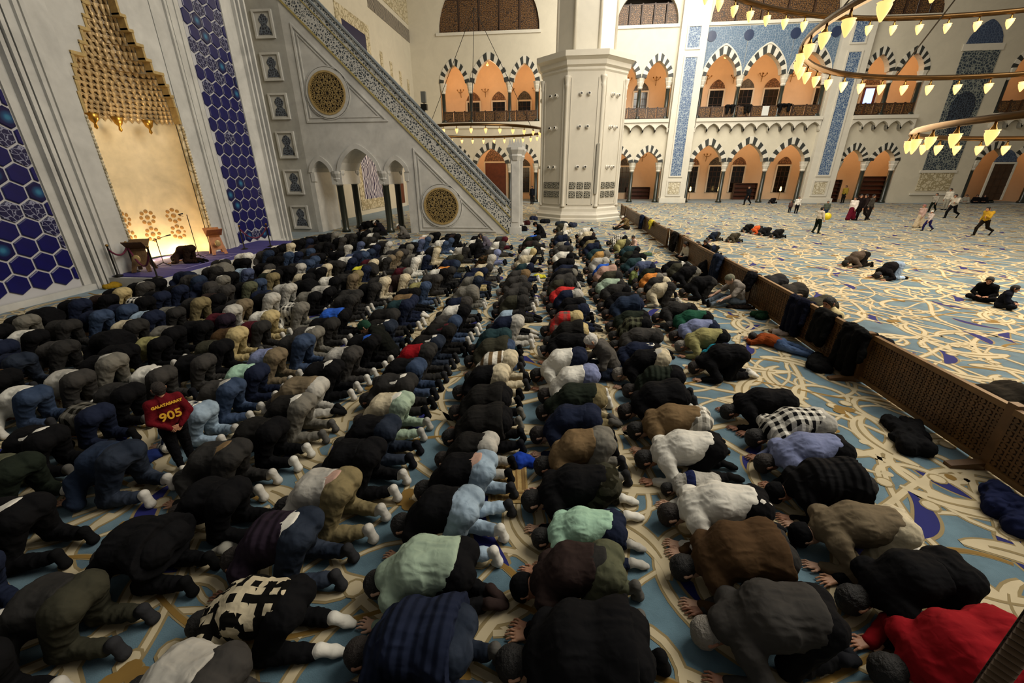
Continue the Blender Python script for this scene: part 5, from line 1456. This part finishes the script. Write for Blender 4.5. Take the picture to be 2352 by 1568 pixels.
# lit doors and a window in the gallery, their glow put into the panels
m = MB(); m.box(28.6, 29.9, FY + GD - .15, FY + GD - .05, .1, 3.0); o = m.build('door_lit', plain('bright_doorway', '#ffcf7a', .6, emit='#ffc060', estr=1.2)); struct(o)
m = MB(); m.box(31.2, 32.0, FY + GD - .15, FY + GD - .08, 9.4, 10.8); struct(m.build('window_lit', plain('blue_window', '#b0c8ff', .5, emit='#a0bcff', estr=1.6)))
m = MB(); m.box(27.4, 28.5, FY + GD - .15, FY + GD - .08, 8.0, 10.6); struct(m.build('door_amber_glow', plain('amber_glow_panel', '#e08a3a', .6, emit='#e07820', estr=.5)))

# ------------------------------------------------------------------ people apart from the rows
def someone(ps, px, py, rz, top, tr, label, scale=.86, z=0.0, **kw):
    p = at(px, py, z); o = make_person(ps, (p[0], p[1], z), rz, top, tr, scale=scale, **kw); tag(o, label, 'person'); return o
D_ = math.pi
boy = someone('handsback', 432, 1070, -.55, '#5a1018', '#0d0d10', 'boy standing in a dark red jersey with yellow numbers, hands behind his back', .60, sock='#c9c5ba', hair='b')
for txt, sz, zz, yy in (('905', .21, 1.17, 0), ('GALATASARAY', .062, 1.385, 0)):
    cu = bpy.data.curves.new('jersey_lettering', 'FONT'); cu.body = txt; cu.size = sz; cu.align_x = 'CENTER'; cu.align_y = 'CENTER'; cu.extrude = .004; cu.offset = .004
    if len(txt) > 4: cu.space_character = 1.0
    tmp = bpy.data.objects.new('lettering_curve', cu); COL.objects.link(tmp); bpy.context.view_layer.update()
    tme = bpy.data.meshes.new_from_object(tmp.evaluated_get(bpy.context.evaluated_depsgraph_get())); bpy.data.objects.remove(tmp)
    t = bpy.data.objects.new('jersey_lettering', tme); COL.objects.link(t); t.parent = boy; t.location = (.185 if len(txt) < 4 else .172, 0, zz); t.rotation_euler = (math.pi / 2 - (.0 if len(txt) < 4 else .1), 0, math.pi / 2)
    tme.materials.clear(); tme.materials.append(plain('jersey_yellow', '#d9a52a', .7))
someone('sitfwd', 1408, 862, .15, '#4d4a46', '#1c2230', 'grey-haired man sitting bent forward in a grey sweater between the rows', .9, hair='w', skin=1)
someone('sitfwd', 902, 822, .2, '#121411', '#131313', 'man in a black coat and green knitted hat sitting bent over his knees', .9, cap='b#1c3a2c', skin=1)
someone('legsout', 1694, 702, .12, '#7d766e', ('#4a535c', 'denim'), 'man in a grey t-shirt resting against the screen with legs stretched out', .92, cap='b#6a6a5a', skin=3)
someone('legsout', 1440, 527, .3, '#6b5a3c', '#231d14', 'man in khaki sitting with legs stretched out at the farthest screens', .9, cap='c#cfccc2')
someone('crossleg', 1578, 598, .3, '#c9c2b2', '#17171a', 'boy in a white coat sitting on the carpet looking down at his hands', .8, hair='b')
someone('crossleg', 1606, 598, .0, '#101114', '#15151a', 'boy in a black jacket sitting beside the boy in white', .8, hair='k')
someone('crossleg', 1622, 592, .5, '#15161a', '#1a1c22', 'dark-haired boy in black sitting behind the two seated boys', .8)
someone('pa', 1640, 588, .3, '#101828', '#151515', 'child bowed in a dark blue jacket with a white mark beside the seated boys', .7)
someone('crossleg', 1449, 652, 2.6, '#6f7a4a', '#4d5636', 'small child in moss green sitting with back turned between the rows', .62)
someone('crossleg', 1458, 572, .2, '#c2a596', '#8d7468', 'small boy in pale pink kneeling beside the farthest row', .66)
someone('lying', 1790, 800, -.75, '#7d3a18', ('#3a4c6b', 'denim'), 'child in a rust orange top and jeans asleep on the carpet by the screens', .72)
someone('sitfwd', 1126, 575, .1, '#57535e', '#33343c', 'man in a mauve-grey sweater sitting upright near the pulpit wall', .88, hair='b')
someone('sitfwd', 936, 548, .2, '#5b5854', '#3a3836', 'man in grey with a white cap sitting at the foot of the pulpit arches', .9, cap='c#cfccc2')
someone('sitfwd', 884, 538, .2, '#17151c', '#111', 'man in a black coat and white cap sitting under the pulpit arch', .95, cap='c#cfccc2') if False else None
someone('sitfwd', 884, 540, .2, '#17151c', '#111111', 'man in a black coat and white cap sitting under the pulpit arch', .95, cap='c#d5d2c8')
someone('sitfwd', 1248, 545, .2, '#0f0f13', '#0f0f12', 'man in a black coat and cap sitting behind the last row by the bags', .95, cap='b#101013')
# out on the open carpet
someone('pa', 1975, 612, .15, '#4a4038', '#141210', 'man in a brown-grey jacket bowed alone on the open carpet', .9, cap='b#2a2a28')
someone('pe', 2050, 640, .2, '#111013', ('#7d8fa5', 'denim'), 'person in black and pale jeans bowed on the open carpet behind the brown-grey jacket', .88)
someone('crossleg', 2255, 690, .7, '#0d0d0f', '#121214', 'child in black sitting on the open carpet facing a friend', .72)
someone('crossleg', 2292, 706, 2.4, '#10121c', '#16181f', 'child in a navy sweater sitting on the open carpet beside the child in black', .66)
for k, (px, py, t, r, lb) in enumerate(((1722, 533, '#111', '#111', 'child in black lying bowed at the head of the little group on the open carpet'), (1742, 537, '#c2552a', '#2a2a2a', 'child in a bright orange jacket bowed among the dark group on the open carpet'), (1762, 541, '#131316', '#18181b', 'child in black bowed right behind the orange jacket'), (1790, 546, '#141416', '#111', 'child in black bowed at the tail of the group on the open carpet'), (1645, 553, '#181f2c', '#26241f', 'child in navy bowed just past the far screens'), (1690, 556, '#3a362c', '#2a2820', 'child in olive crouched low behind the navy child past the screens'))):
    t = t if len(t) > 4 else t + t[1:]; r = r if len(r) > 4 else r + r[1:]
    someone('pa', px, py, .2, t, r, lb, .72)
someone('reach', 1873, 536, D_ + .2, '#b9b0a0', '#101812', 'youth in a cream shirt reaching towards a yellow ball', .76, hair='k')
p = at(1900, 497, .62); m = MB(); m.ball((0, 0, 0), .2, 16, 10); o = m.build('balloon', plain('balloon_yellow', '#d6c01e', .4), None, (p[0], p[1], .62 + .0), smooth=True); tag(o, 'yellow balloon held up by the youth in cream', 'balloon')
someone('stand', 1892, 502, 1.0, '#4a5046', '#20304a', 'child in green-grey standing behind the yellow balloon', .66)
someone('stand', 1812, 489, .8, '#4d3a36', '#1a1a1e', 'small child in dull red beside the boy in a white shirt', .52)
someone('stand', 1827, 490, 1.4, '#cfcac0', '#121214', 'boy in a white shirt and black trousers standing far across the carpet', .70)
someone('robed', 1951, 506, .6, '#cfc5bc', '#5a1424', 'woman in a crimson skirt and pale top in the standing group', .84, hair='k')
someone('stand', 1962, 506, 1.2, '#1a1415', '#151214', 'woman in black standing next to the crimson skirt', .92)
someone('walk', 1975, 506, .3, '#221a18', '#1a1514', 'person in dark brown striding in the standing group', .92)
someone('stand', 1990, 504, 2.0, '#45403a', '#1f1b1a', 'person in a grey coat at the end of the standing group', .90)
someone('robed', 2106, 523, .2, '#a58a80', '#b9a98f', 'child in a cream robe and pink scarf walking on the open carpet', .72, cap='b#8a5a58')
someone('walk', 2126, 530, .1, '#b7a9a0', '#1f1d4a', 'small child in violet trousers and pale top beside the cream robe', .6, cap='c#cfccc2')
someone('walk', 2138, 487, .5, '#8a8478', '#12160f', 'child in a grey-white shirt running near the carved plaque', .80)
someone('run', 2180, 501, .4, '#b5ac9c', '#0f0f11', 'youth in a pale shirt and black trousers walking near the tile panel', .90)
someone('stand', 2168, 482, .4, '#c2bcae', '#8d897c', 'person in white standing by the wall below the tile panel', .95)
someone('run', 2250, 541, .3, '#b08a2a', '#17130d', 'child in a mustard yellow top running across the open carpet', .80)
someone('walk', 1714, 471, .6, '#101013', '#101012', 'person in black walking past the columns of the tiled bay', .98)
someone('pa', 1776, 467, .4, '#141214', '#141214', 'dark figure bowed near the far columns', .9)
for px, c, lb in ((2214, '#8f8a7e', 'person in pale clothes sitting against the far wall'), (2238, '#131113', 'first of two people in black sitting against the far wall by the door'), (2256, '#151215', 'second of two people in black sitting against the far wall by the door')):
    someone('crossleg', px, 467, .9, c, c, lb, .95)
someone('stand', 1222, 469, 1.2, '#15181f', '#14151a', 'man in dark blue standing in the corner gallery', 1.0)
someone('stand', 1934, 466, .4, '#8a742c', '#161412', 'person in yellow standing at the bright doorway', .95)
for k, (px, py, c, lb) in enumerate(((1905, 722, '#c5b68a', 'child in pale yellow kneeling behind the screens'), (2015, 775, '#b9b3a0', 'child in white and black bowed behind the screens near the long black coat'))):
    d = ROT @ _ray(px, py); t = (BX + .55) / d[0]; q = CAM + d * t
    o = make_person('crossleg' if k == 0 else 'pb', (BX + .62, q[1], 0), .3, c, '#15151a', scale=.8 if k else .95, hair='k'); tag(o, lb, 'person')
for k, (y, c, lb) in enumerate(((5.05, '#26211a', 'first bowed back in dark brown rising just behind the near screens'), (4.45, '#1a1512', 'second bowed back in near-black behind the near screens'), (10.0, '#33302c', 'bowed back in charcoal behind the screens above the resting man'), (8.9, '#3d3a30', 'bowed back in olive grey behind the screens by the long navy coat'), (10.9, '#2a2a2c', 'bowed back in dark grey just past the slate blue coat'))):
    o = make_person('pd', (BX + .95, y, 0), .1, c, '#17161a', scale=.95); tag(o, lb, 'person', 'people behind the screens')
o = make_person('walk', (BX + .75, 3.55, 0), 2.2, '#17120f', '#2c2c2c', scale=.6); tag(o, 'child in dark clothes standing behind the nearest screen', 'person')

# small things along the far bays
for k, (x, c, w, lb) in enumerate(((16.0, '#0f0f10', .7, 'black coat hung over the balcony rail at the first column of the tiled bay'), (17.6, '#141210', .5, 'short dark coat hung over the balcony rail between two columns'), (20.9, '#101011', 1.1, 'row of black coats on the balcony rail under the third tiled arch'))):
    heap('balcony_coat', [((-w / 2, -.1, 1.0), (w / 2, -.1, 1.0), .1, .1), ((-w / 3, -.14, .95), (-w / 3, -.16, .45), .12, .1), ((w / 3, -.14, .95), (w / 3, -.16, .5), .12, .1)], cloth(c), lb, 'coat', (x, FY + .05, 7.75), res=.03, amp=.03, seed=60 + k, zmin=None, group='coats on the balcony rail')
o = MB().box(-.3, .3, -.03, 0, .15, .95).build('notice_board', plain('board_white', '#c9c9c4', .5), None, (19.3, FY + .06, 7.75)); tag(o, 'white notice board on the balcony rail of the tiled bay', 'notice board')
for k, (x, lb) in enumerate(((14.9, 'first'), (18.0, 'second'), (24.6, 'third'))):
    o = empty('floor_lamp', (x, FY + 4.9, 0)); tag(o, '%s small glowing lamp before the gallery windows of the tiled bay' % lb, 'lamp', 'glowing lamps in the tiled bay')
    MB().lathe([(.14, 0), (.14, .03), (.02, .06), (.02, .9)], 8).build('stem', BRASS, o); MB().lathe([(.03, .9), (.12, 1.0), (.06, 1.35), (.0, 1.4)], 8).build('glass', plain('small_lamp_glass', '#ffe0a0', .4, emit='#ffd080', estr=4.0), o, smooth=True)
spk = empty('loudspeaker', (-7.2, 24.05, 6.05)); tag(spk, 'small loudspeaker on a bracket above the pulpit handrail', 'loudspeaker')
MB().box(-.12, .12, -.1, .1, .35, .85).build('cabinet', plain('speaker_grey', '#55554f', .6), spk); MB().box(-.16, .16, -.12, .1, .0, .28).build('camera_body', IRON, spk); MB().tube([(0, 0, -.35), (0, 0, .4)], .03, 6).build('bracket', IRON, spk)
# ------------------------------------------------------------------ the congregation
# colour words: code -> (hex, word)
CW = dict(k=('#0f0f11', 'black'), K=('#1b1a19', 'black'), d=('#2a2928', 'charcoal'), D=('#383634', 'dark grey'), g=('#6a675f', 'grey'), l=('#a5a29a', 'light grey'), w=('#cfccc2', 'white'),
          c=('#b9ae94', 'cream'), e=('#aa9a70', 'beige'), E=('#74694c', 'khaki'), t=('#6e5a40', 'tan'), b=('#463422', 'brown'), u=('#2c2220', 'dark brown'), n=('#1a2032', 'navy'),
          N=('#222c3e', 'dark blue'), s=('#454e68', 'slate blue'), L=('#8fa3b5', 'pale blue'), B=('#2a55b0', 'bright blue'), V=('#737b9c', 'lavender'), T=('#22363a', 'dark teal'), q=('#1f7f95', 'turquoise'),
          o=('#35342a', 'olive'), O=('#505240', 'moss green'), G=('#1f4a38', 'green'), F=('#1d231c', 'bottle green'), m=('#9cbfa8', 'mint green'), M=('#93a592', 'sage green'), r=('#b5302e', 'bright red'), R=('#86141c', 'red'),
          x=('#471a22', 'maroon'), p=('#241c26', 'plum'), y=('#c9c23a', 'yellow'), Y=('#8c875a', 'mustard'), a=('#c07a3a', 'orange'), A=('#a98550', 'ochre'), P=('#a98a7c', 'dusty pink'), h=('#6b5f4c', 'taupe'), j=('#2d3a50', 'blue jeans'), J=('#7f909f', 'pale jeans'), i=('#1d2430', 'dark jeans'))
PAT = dict(C='check', Q='plaid', W='tartan', S='stripe', U='puffer', Z='zigzag', X='stars', I='camo', Y='yoke')
PATW = dict(C='checked', Q='plaid', W='tartan', S='striped', U='quilted', Z='triangle-patterned', X='starry', I='camouflage', Y='banded')
def cl(code):
    h, wd = CW[code[0]]; pt = PAT.get(code[1]) if len(code) > 1 else None
    if code[0] in 'jJi' and not pt: pt = 'denim'
    return ((h, pt) if pt else h), (PATW[code[1]] + ' ' if len(code) > 1 else '') + wd
CROPS = {
 'px': (0, 0, 1), 'c1': (240, 540, .17007), 'c2': (600, 500, .12755), 'c3': (860, 500, .12755), 'c4': (1120, 490, .12755), 'c5': (1380, 500, .12755), 'c6': (0, 640, .17857),
 'c7': (400, 640, .17028), 'c8': (780, 640, .17028), 'c9': (1140, 640, .17028), 'c10': (1480, 560, .17028)}
DATA = {
'c6': """130 560 l k;490 440 k g;720 345 k k;1040 285 k n;1600 125 k e;1830 80 k D;2200 125 k n;1570 350 n j;1290 430 n j;930 520 d d;560 620 w k;1870 480 L n;1660 590 c d;2200 370 g d;150 760 s n;820 820 D d;400 925 n i;
1250 770 k k;1750 800 k k;2100 715 Y k;2290 600 g k;1590 950 k g;1180 1110 l D;2080 1135 w D;230 1115 b k;680 1275 w j;1650 1345 d k;150 1515 k k;1330 230 u k""",
'px': """232 919 gW n;125 971 k k h=w;268 1036 N i;11 1066 O F s=w;107 1120 k k;458 1083 d d h=t;540 1035 K k s=w;375 1182 k k p=pd;220 1287 d o;151 1444 c k;522 1478 l D;714 1156 pU i h=w p=pb;655 1296 cZ k s=w p=pc;
-45 1240 k n;-60 1010 k k;-50 905 k k;682 919 K g h=w p=pb;700 880 h l;525 876 D j p=pb;461 921 nC J;915 911 c M s=l p=pb;879 969 k i;837 1030 k k;787 1086 l E h=P p=pb;1103 1046 k J h=P p=pb;1112 1022 K l z=.86;1062 1138 k J s=w p=pb;
1034 1253 M k s=u p=pf;1016 1420 nU i p=pd;1140 891 K k s=g p=pd;1135 948 K k p=pd;1143 846 k c;1414 1420 k k p=pd h=w z=1.06;1378 1241 u O p=pb c=bk;1382 1144 m n s=l z=.9 p=pc;1368 1064 k oI s=w p=pc;1373 984 t g p=pb;1357 968 n n;1359 904 F E;
1350 858 w V s=w p=pb;1556 856 FU k;1546 880 k k p=pd;1592 937 t gC p=pc;1615 985 w k p=pc;1626 1084 lY l z=.62;1715 1122 w kX p=pc;1750 1200 b d p=pd;1850 1356 D k p=pf H=g;2031 1149 h c s=w p=pc c=bk;2160 1258 k k p=pe;2305 1432 R k;1945 1057 kU d p=pd c=bk;1917 1005 V k p=pc;1867 936 kC l p=pc;1821 915 k k p=pc;
1690 792 k k s=w p=pf;899 712 K d;500 1130 k k;60 1395 k k;920 1575 k d""",
'c7': """220 325 d E;450 525 k k;700 455 x p;880 330 k l p=pb;1060 240 d h p=pb;1290 235 k l;960 70 k O;1110 5 k j;780 90 D D;550 0 k g;1400 90 n D;1600 60 l l;1990 130 l k;2060 25 w k;1760 225 g k;1590 405 dC g p=pb;1260 460 w e p=pb;
1060 625 x d;770 725 b e p=pb;510 910 o k;1330 970 V h p=pb;1060 1180 m n;2230 410 B k;2080 545 k d;1900 650 D g;1700 820 d j p=pb;2080 1160 k k h=w p=pb;170 1120 k D""",
'c8': """90 990 l D s=w;600 5 d c p=pb;790 0 u c p=pb;1130 70 Y j;460 80 k d;250 130 d d;1000 140 k k;180 215 d d;940 215 t n;880 330 T n;650 570 K i h=w;330 850 k k h=B s=w;1430 660 K K h=x;1540 500 D j;1640 410 w k s=w;1680 270 n D;1780 100 g g p=pg;1270 800 K i h=w;1120 970 R d;980 1150 k j;840 1370 d d h=w""",
'c9': """1070 1000 w n p=pb;1080 690 k k c=cw;1110 590 K e;1070 450 rQ e;1170 370 k n;1120 215 k k;1080 145 n l;1000 55 r d;960 5 o d;350 245 o d;290 440 L k;250 545 n l p=pb;100 660 T T;90 810 o j p=pd;130 1050 tS c p=pb;330 140 D d;380 70 D d;
1690 50 d k;1790 180 k k;1860 240 N n;1930 400 F k;2000 510 OW k;2080 650 D d;2080 880 n k h=w;2180 970 k c p=pb""",
'c10': """1050 1300 q n z=.7;1000 1130 Y k p=pc;880 1010 V n p=pc;780 880 G k p=pc;580 780 d k p=pc;330 540 c d p=pb;860 450 k d;270 440 d c;200 395 a g;160 320 F k;60 240 s n;660 310 k g;540 250 o k;470 210 k w;980 190 k k""",
'c5': """1540 345 h h;390 290 kC k;470 390 Y o;600 490 T k;620 600 F k;740 655 k k;690 730 T w""",
'c4': """1830 260 w k;1860 330 c u;1880 410 k k;1950 480 E k;1960 540 n k;2030 610 T d;2140 690 A g;2110 800 l l;2210 910 B k;2250 970 P d;2330 1030 o d;2320 1160 M d;1400 170 o w;1390 320 D w;1400 400 n d;1415 510 g n;1440 560 D d;1430 670 w k;1450 780 k k;1480 830 k k;1490 900 n k;1480 1000 d g;1460 1070 k k;1470 1170 D d;
900 390 B d;850 430 F k;850 500 u d;850 600 m k;800 640 w e;780 760 c k;740 910 T n h=w;650 1060 D t;600 1150 D D""",
'c3': """2300 440 w D;2200 570 D V;2340 340 D x;2090 700 bI l;2050 830 c D;1950 900 n n;1860 980 n e;1840 1080 g i;1900 320 k c;1850 410 w k;1870 465 k k;1640 540 l d;1500 690 o o;1420 770 n N;1350 900 a d;1210 970 w k;1150 1000 D D;1500 300 u k;1400 295 k k;1340 360 k j;1240 400 w j;1130 520 d E;1100 570 k c;930 660 w n;720 750 D w;580 890 x g;
1100 290 k k;1010 300 w g;950 350 P j;800 420 L s;720 440 k k;650 470 k g;500 560 D D;400 600 d h;230 690 g h;120 760 d d""",
'c2': """1990 770 x c;1880 870 d d;1760 930 y n;1600 1000 k E;1470 1090 d h;2250 430 d l;2130 460 w k;2050 510 k n;1900 590 w N;1820 610 N j;1700 670 s n;1590 710 w n;1400 760 d d;1240 800 n c;1050 920 k k;840 1020 c k;790 1160 k k;
2050 290 w d;1980 350 d d;1780 430 k s;1560 500 d l;1300 640 k k;1080 640 u k;940 700 k j;830 760 N j;690 810 d l;450 880 k k;330 910 c k;200 1010 F E;1930 200 b k;2040 190 g k;1850 260 k k;1650 290 d d;1450 370 k D;1180 430 K k;1000 480 u k;830 570 d j;680 590 w n;490 640 k j;300 700 k k;90 820 k D;
1270 290 d g;1150 310 k k;980 320 k k;850 360 k n;700 420 k k;490 480 k c;370 500 w k;200 560 k k;40 640 D N;2060 50 k k;1930 62 k k""",
'c1': """1970 250 w w;1750 345 k k;1600 345 d d h=w;1520 415 g g;1400 500 D N;1350 480 d d;1100 490 n n;720 600 k k;1690 500 k k;1890 450 L s;1170 700 n D;900 720 k n;650 815 kC k;1480 800 u k""",
}

crowd = []
for cr, txt in DATA.items():
    ox, oy, k = CROPS[cr]
    for e in txt.replace('\n', '').split(';'):
        t = e.split(); px, py = ox + float(t[0]) * k, oy + float(t[1]) * k
        op = dict(q.split('=') for q in t[4:]); z = float(op.get('z', 1))
        p = at(px, py, .53 * z)
        crowd.append(dict(px=px, py=py, x=p[0], y=p[1], top=t[2], tr=t[3], op=op, z=z))
# nobody stands in another's place: nudge apart people who would overlap along a row
crowd.sort(key=lambda q: q['y'])
for it in range(60):
    for i, a in enumerate(crowd):
        for b in crowd[i + 1:]:
            if b['y'] - a['y'] > .6: break
            if abs(a['x'] - b['x']) < .75:
                gap = .50 * (a['z'] + b['z']) / 2 - (b['y'] - a['y'])
                if gap > 0: a['y'] -= gap * .25; b['y'] += gap * .25
    crowd.sort(key=lambda q: q['y'])
for q in crowd: q['row'] = int(min(11, max(1, round((3.05 - q['x']) / 1.21) + 1)))
for r in range(1, 12):
    m = sorted([q for q in crowd if q['row'] == r], key=lambda q: q['y'])
    for i, q in enumerate(m): q['n'] = i + 1
combo = {}
for q in crowd: combo.setdefault((q['top'], q['tr']), []).append(q)
SOCKS = ['#111112', '#111112', '#17181c', '#2b2b2d', '#b9b5ac', '#55534f', '#c5c1b8']
NEAR = ['pa', 'pb', 'pc', 'pe', 'pf', 'pd']
rg = random.Random(3)
for q in crowd:
    op = q['op']; (tp, tw), (tr, rw) = cl(q['top']), cl(q['tr'])
    left = q['x'] < -.2
    ps = op.get('p') or rg.choice(['pa', 'pb', 'pb', 'pe', 'pa', 'pf', 'pg' if q['top'] == q['tr'] else 'pa'] if left else ['pa', 'pc', 'pf', 'pa', 'pd', 'pc', 'pe'])
    z = q['z'] * .92 * rg.uniform(.96, 1.04)
    cap = None; hair = op.get('H', rg.choice('kkkkkkbbg'))
    if q['py'] > 840 and 'H' not in op: hair = rg.choice('kkkb')
    if 'c' in op: cap = op['c'][0] + CW[op['c'][1]][0]
    elif 'H' not in op and q['py'] < 840 and rg.random() < .16: cap = rg.choice(['b#101012', 'b#101012', 'b#1c2230', 'b#33312e', 'c#cfccc2', 'c#16161a'])
    sk = CW[op['s']][0] if 's' in op else rg.choice(SOCKS)
    hem = CW[op['h']][0] if 'h' in op else (CW[rg.choice('wldk')][0] if rg.random() < .3 and ps in ('pb', 'pe') else None)
    o = make_person(ps, (q['x'], q['y'], 0), rg.uniform(-.10, .10), tp, tr, sock=sk, skin=rg.choice([0, 0, 1, 2, 3]), hair=hair, cap=cap, scale=z, hem=hem)
    who = 'child' if q['z'] < .8 else 'person'
    a = ('' if rw.endswith('jeans') else ' trousers')
    if len(combo[(q['top'], q['tr'])]) == 1: lb = '%s bowed in %s top and %s%s, %s row from the screens' % (who, tw, rw, a, ORD[q['row']])
    else: lb = '%s in %s top and %s%s, %s back in %s row from screens' % (who, tw, rw, a, ORD[q['n']], ORD[q['row']])
    if len(lb.split()) > 16: lb = lb.replace(' top and', ' and')
    tag(o, lb, 'person', 'worshippers bowed in rows')
print('crowd', len(crowd))
# ------------------------------------------------------------------ sampling depth for a soft-lit room
sc.cycles.max_bounces = 5; sc.cycles.diffuse_bounces = 2; sc.cycles.glossy_bounces = 2; sc.cycles.transmission_bounces = 2
sc.cycles.caustics_reflective = False; sc.cycles.caustics_refractive = False
sc.cycles.use_adaptive_sampling = True; sc.cycles.adaptive_threshold = .025
for m_ in bpy.data.materials:
    if m_.name in ('lit_glass', 'pendant_glass', 'small_lamp_glass', 'bright_doorway', 'blue_window', 'amber_glow_panel'): m_.cycles.emission_sampling = 'NONE'
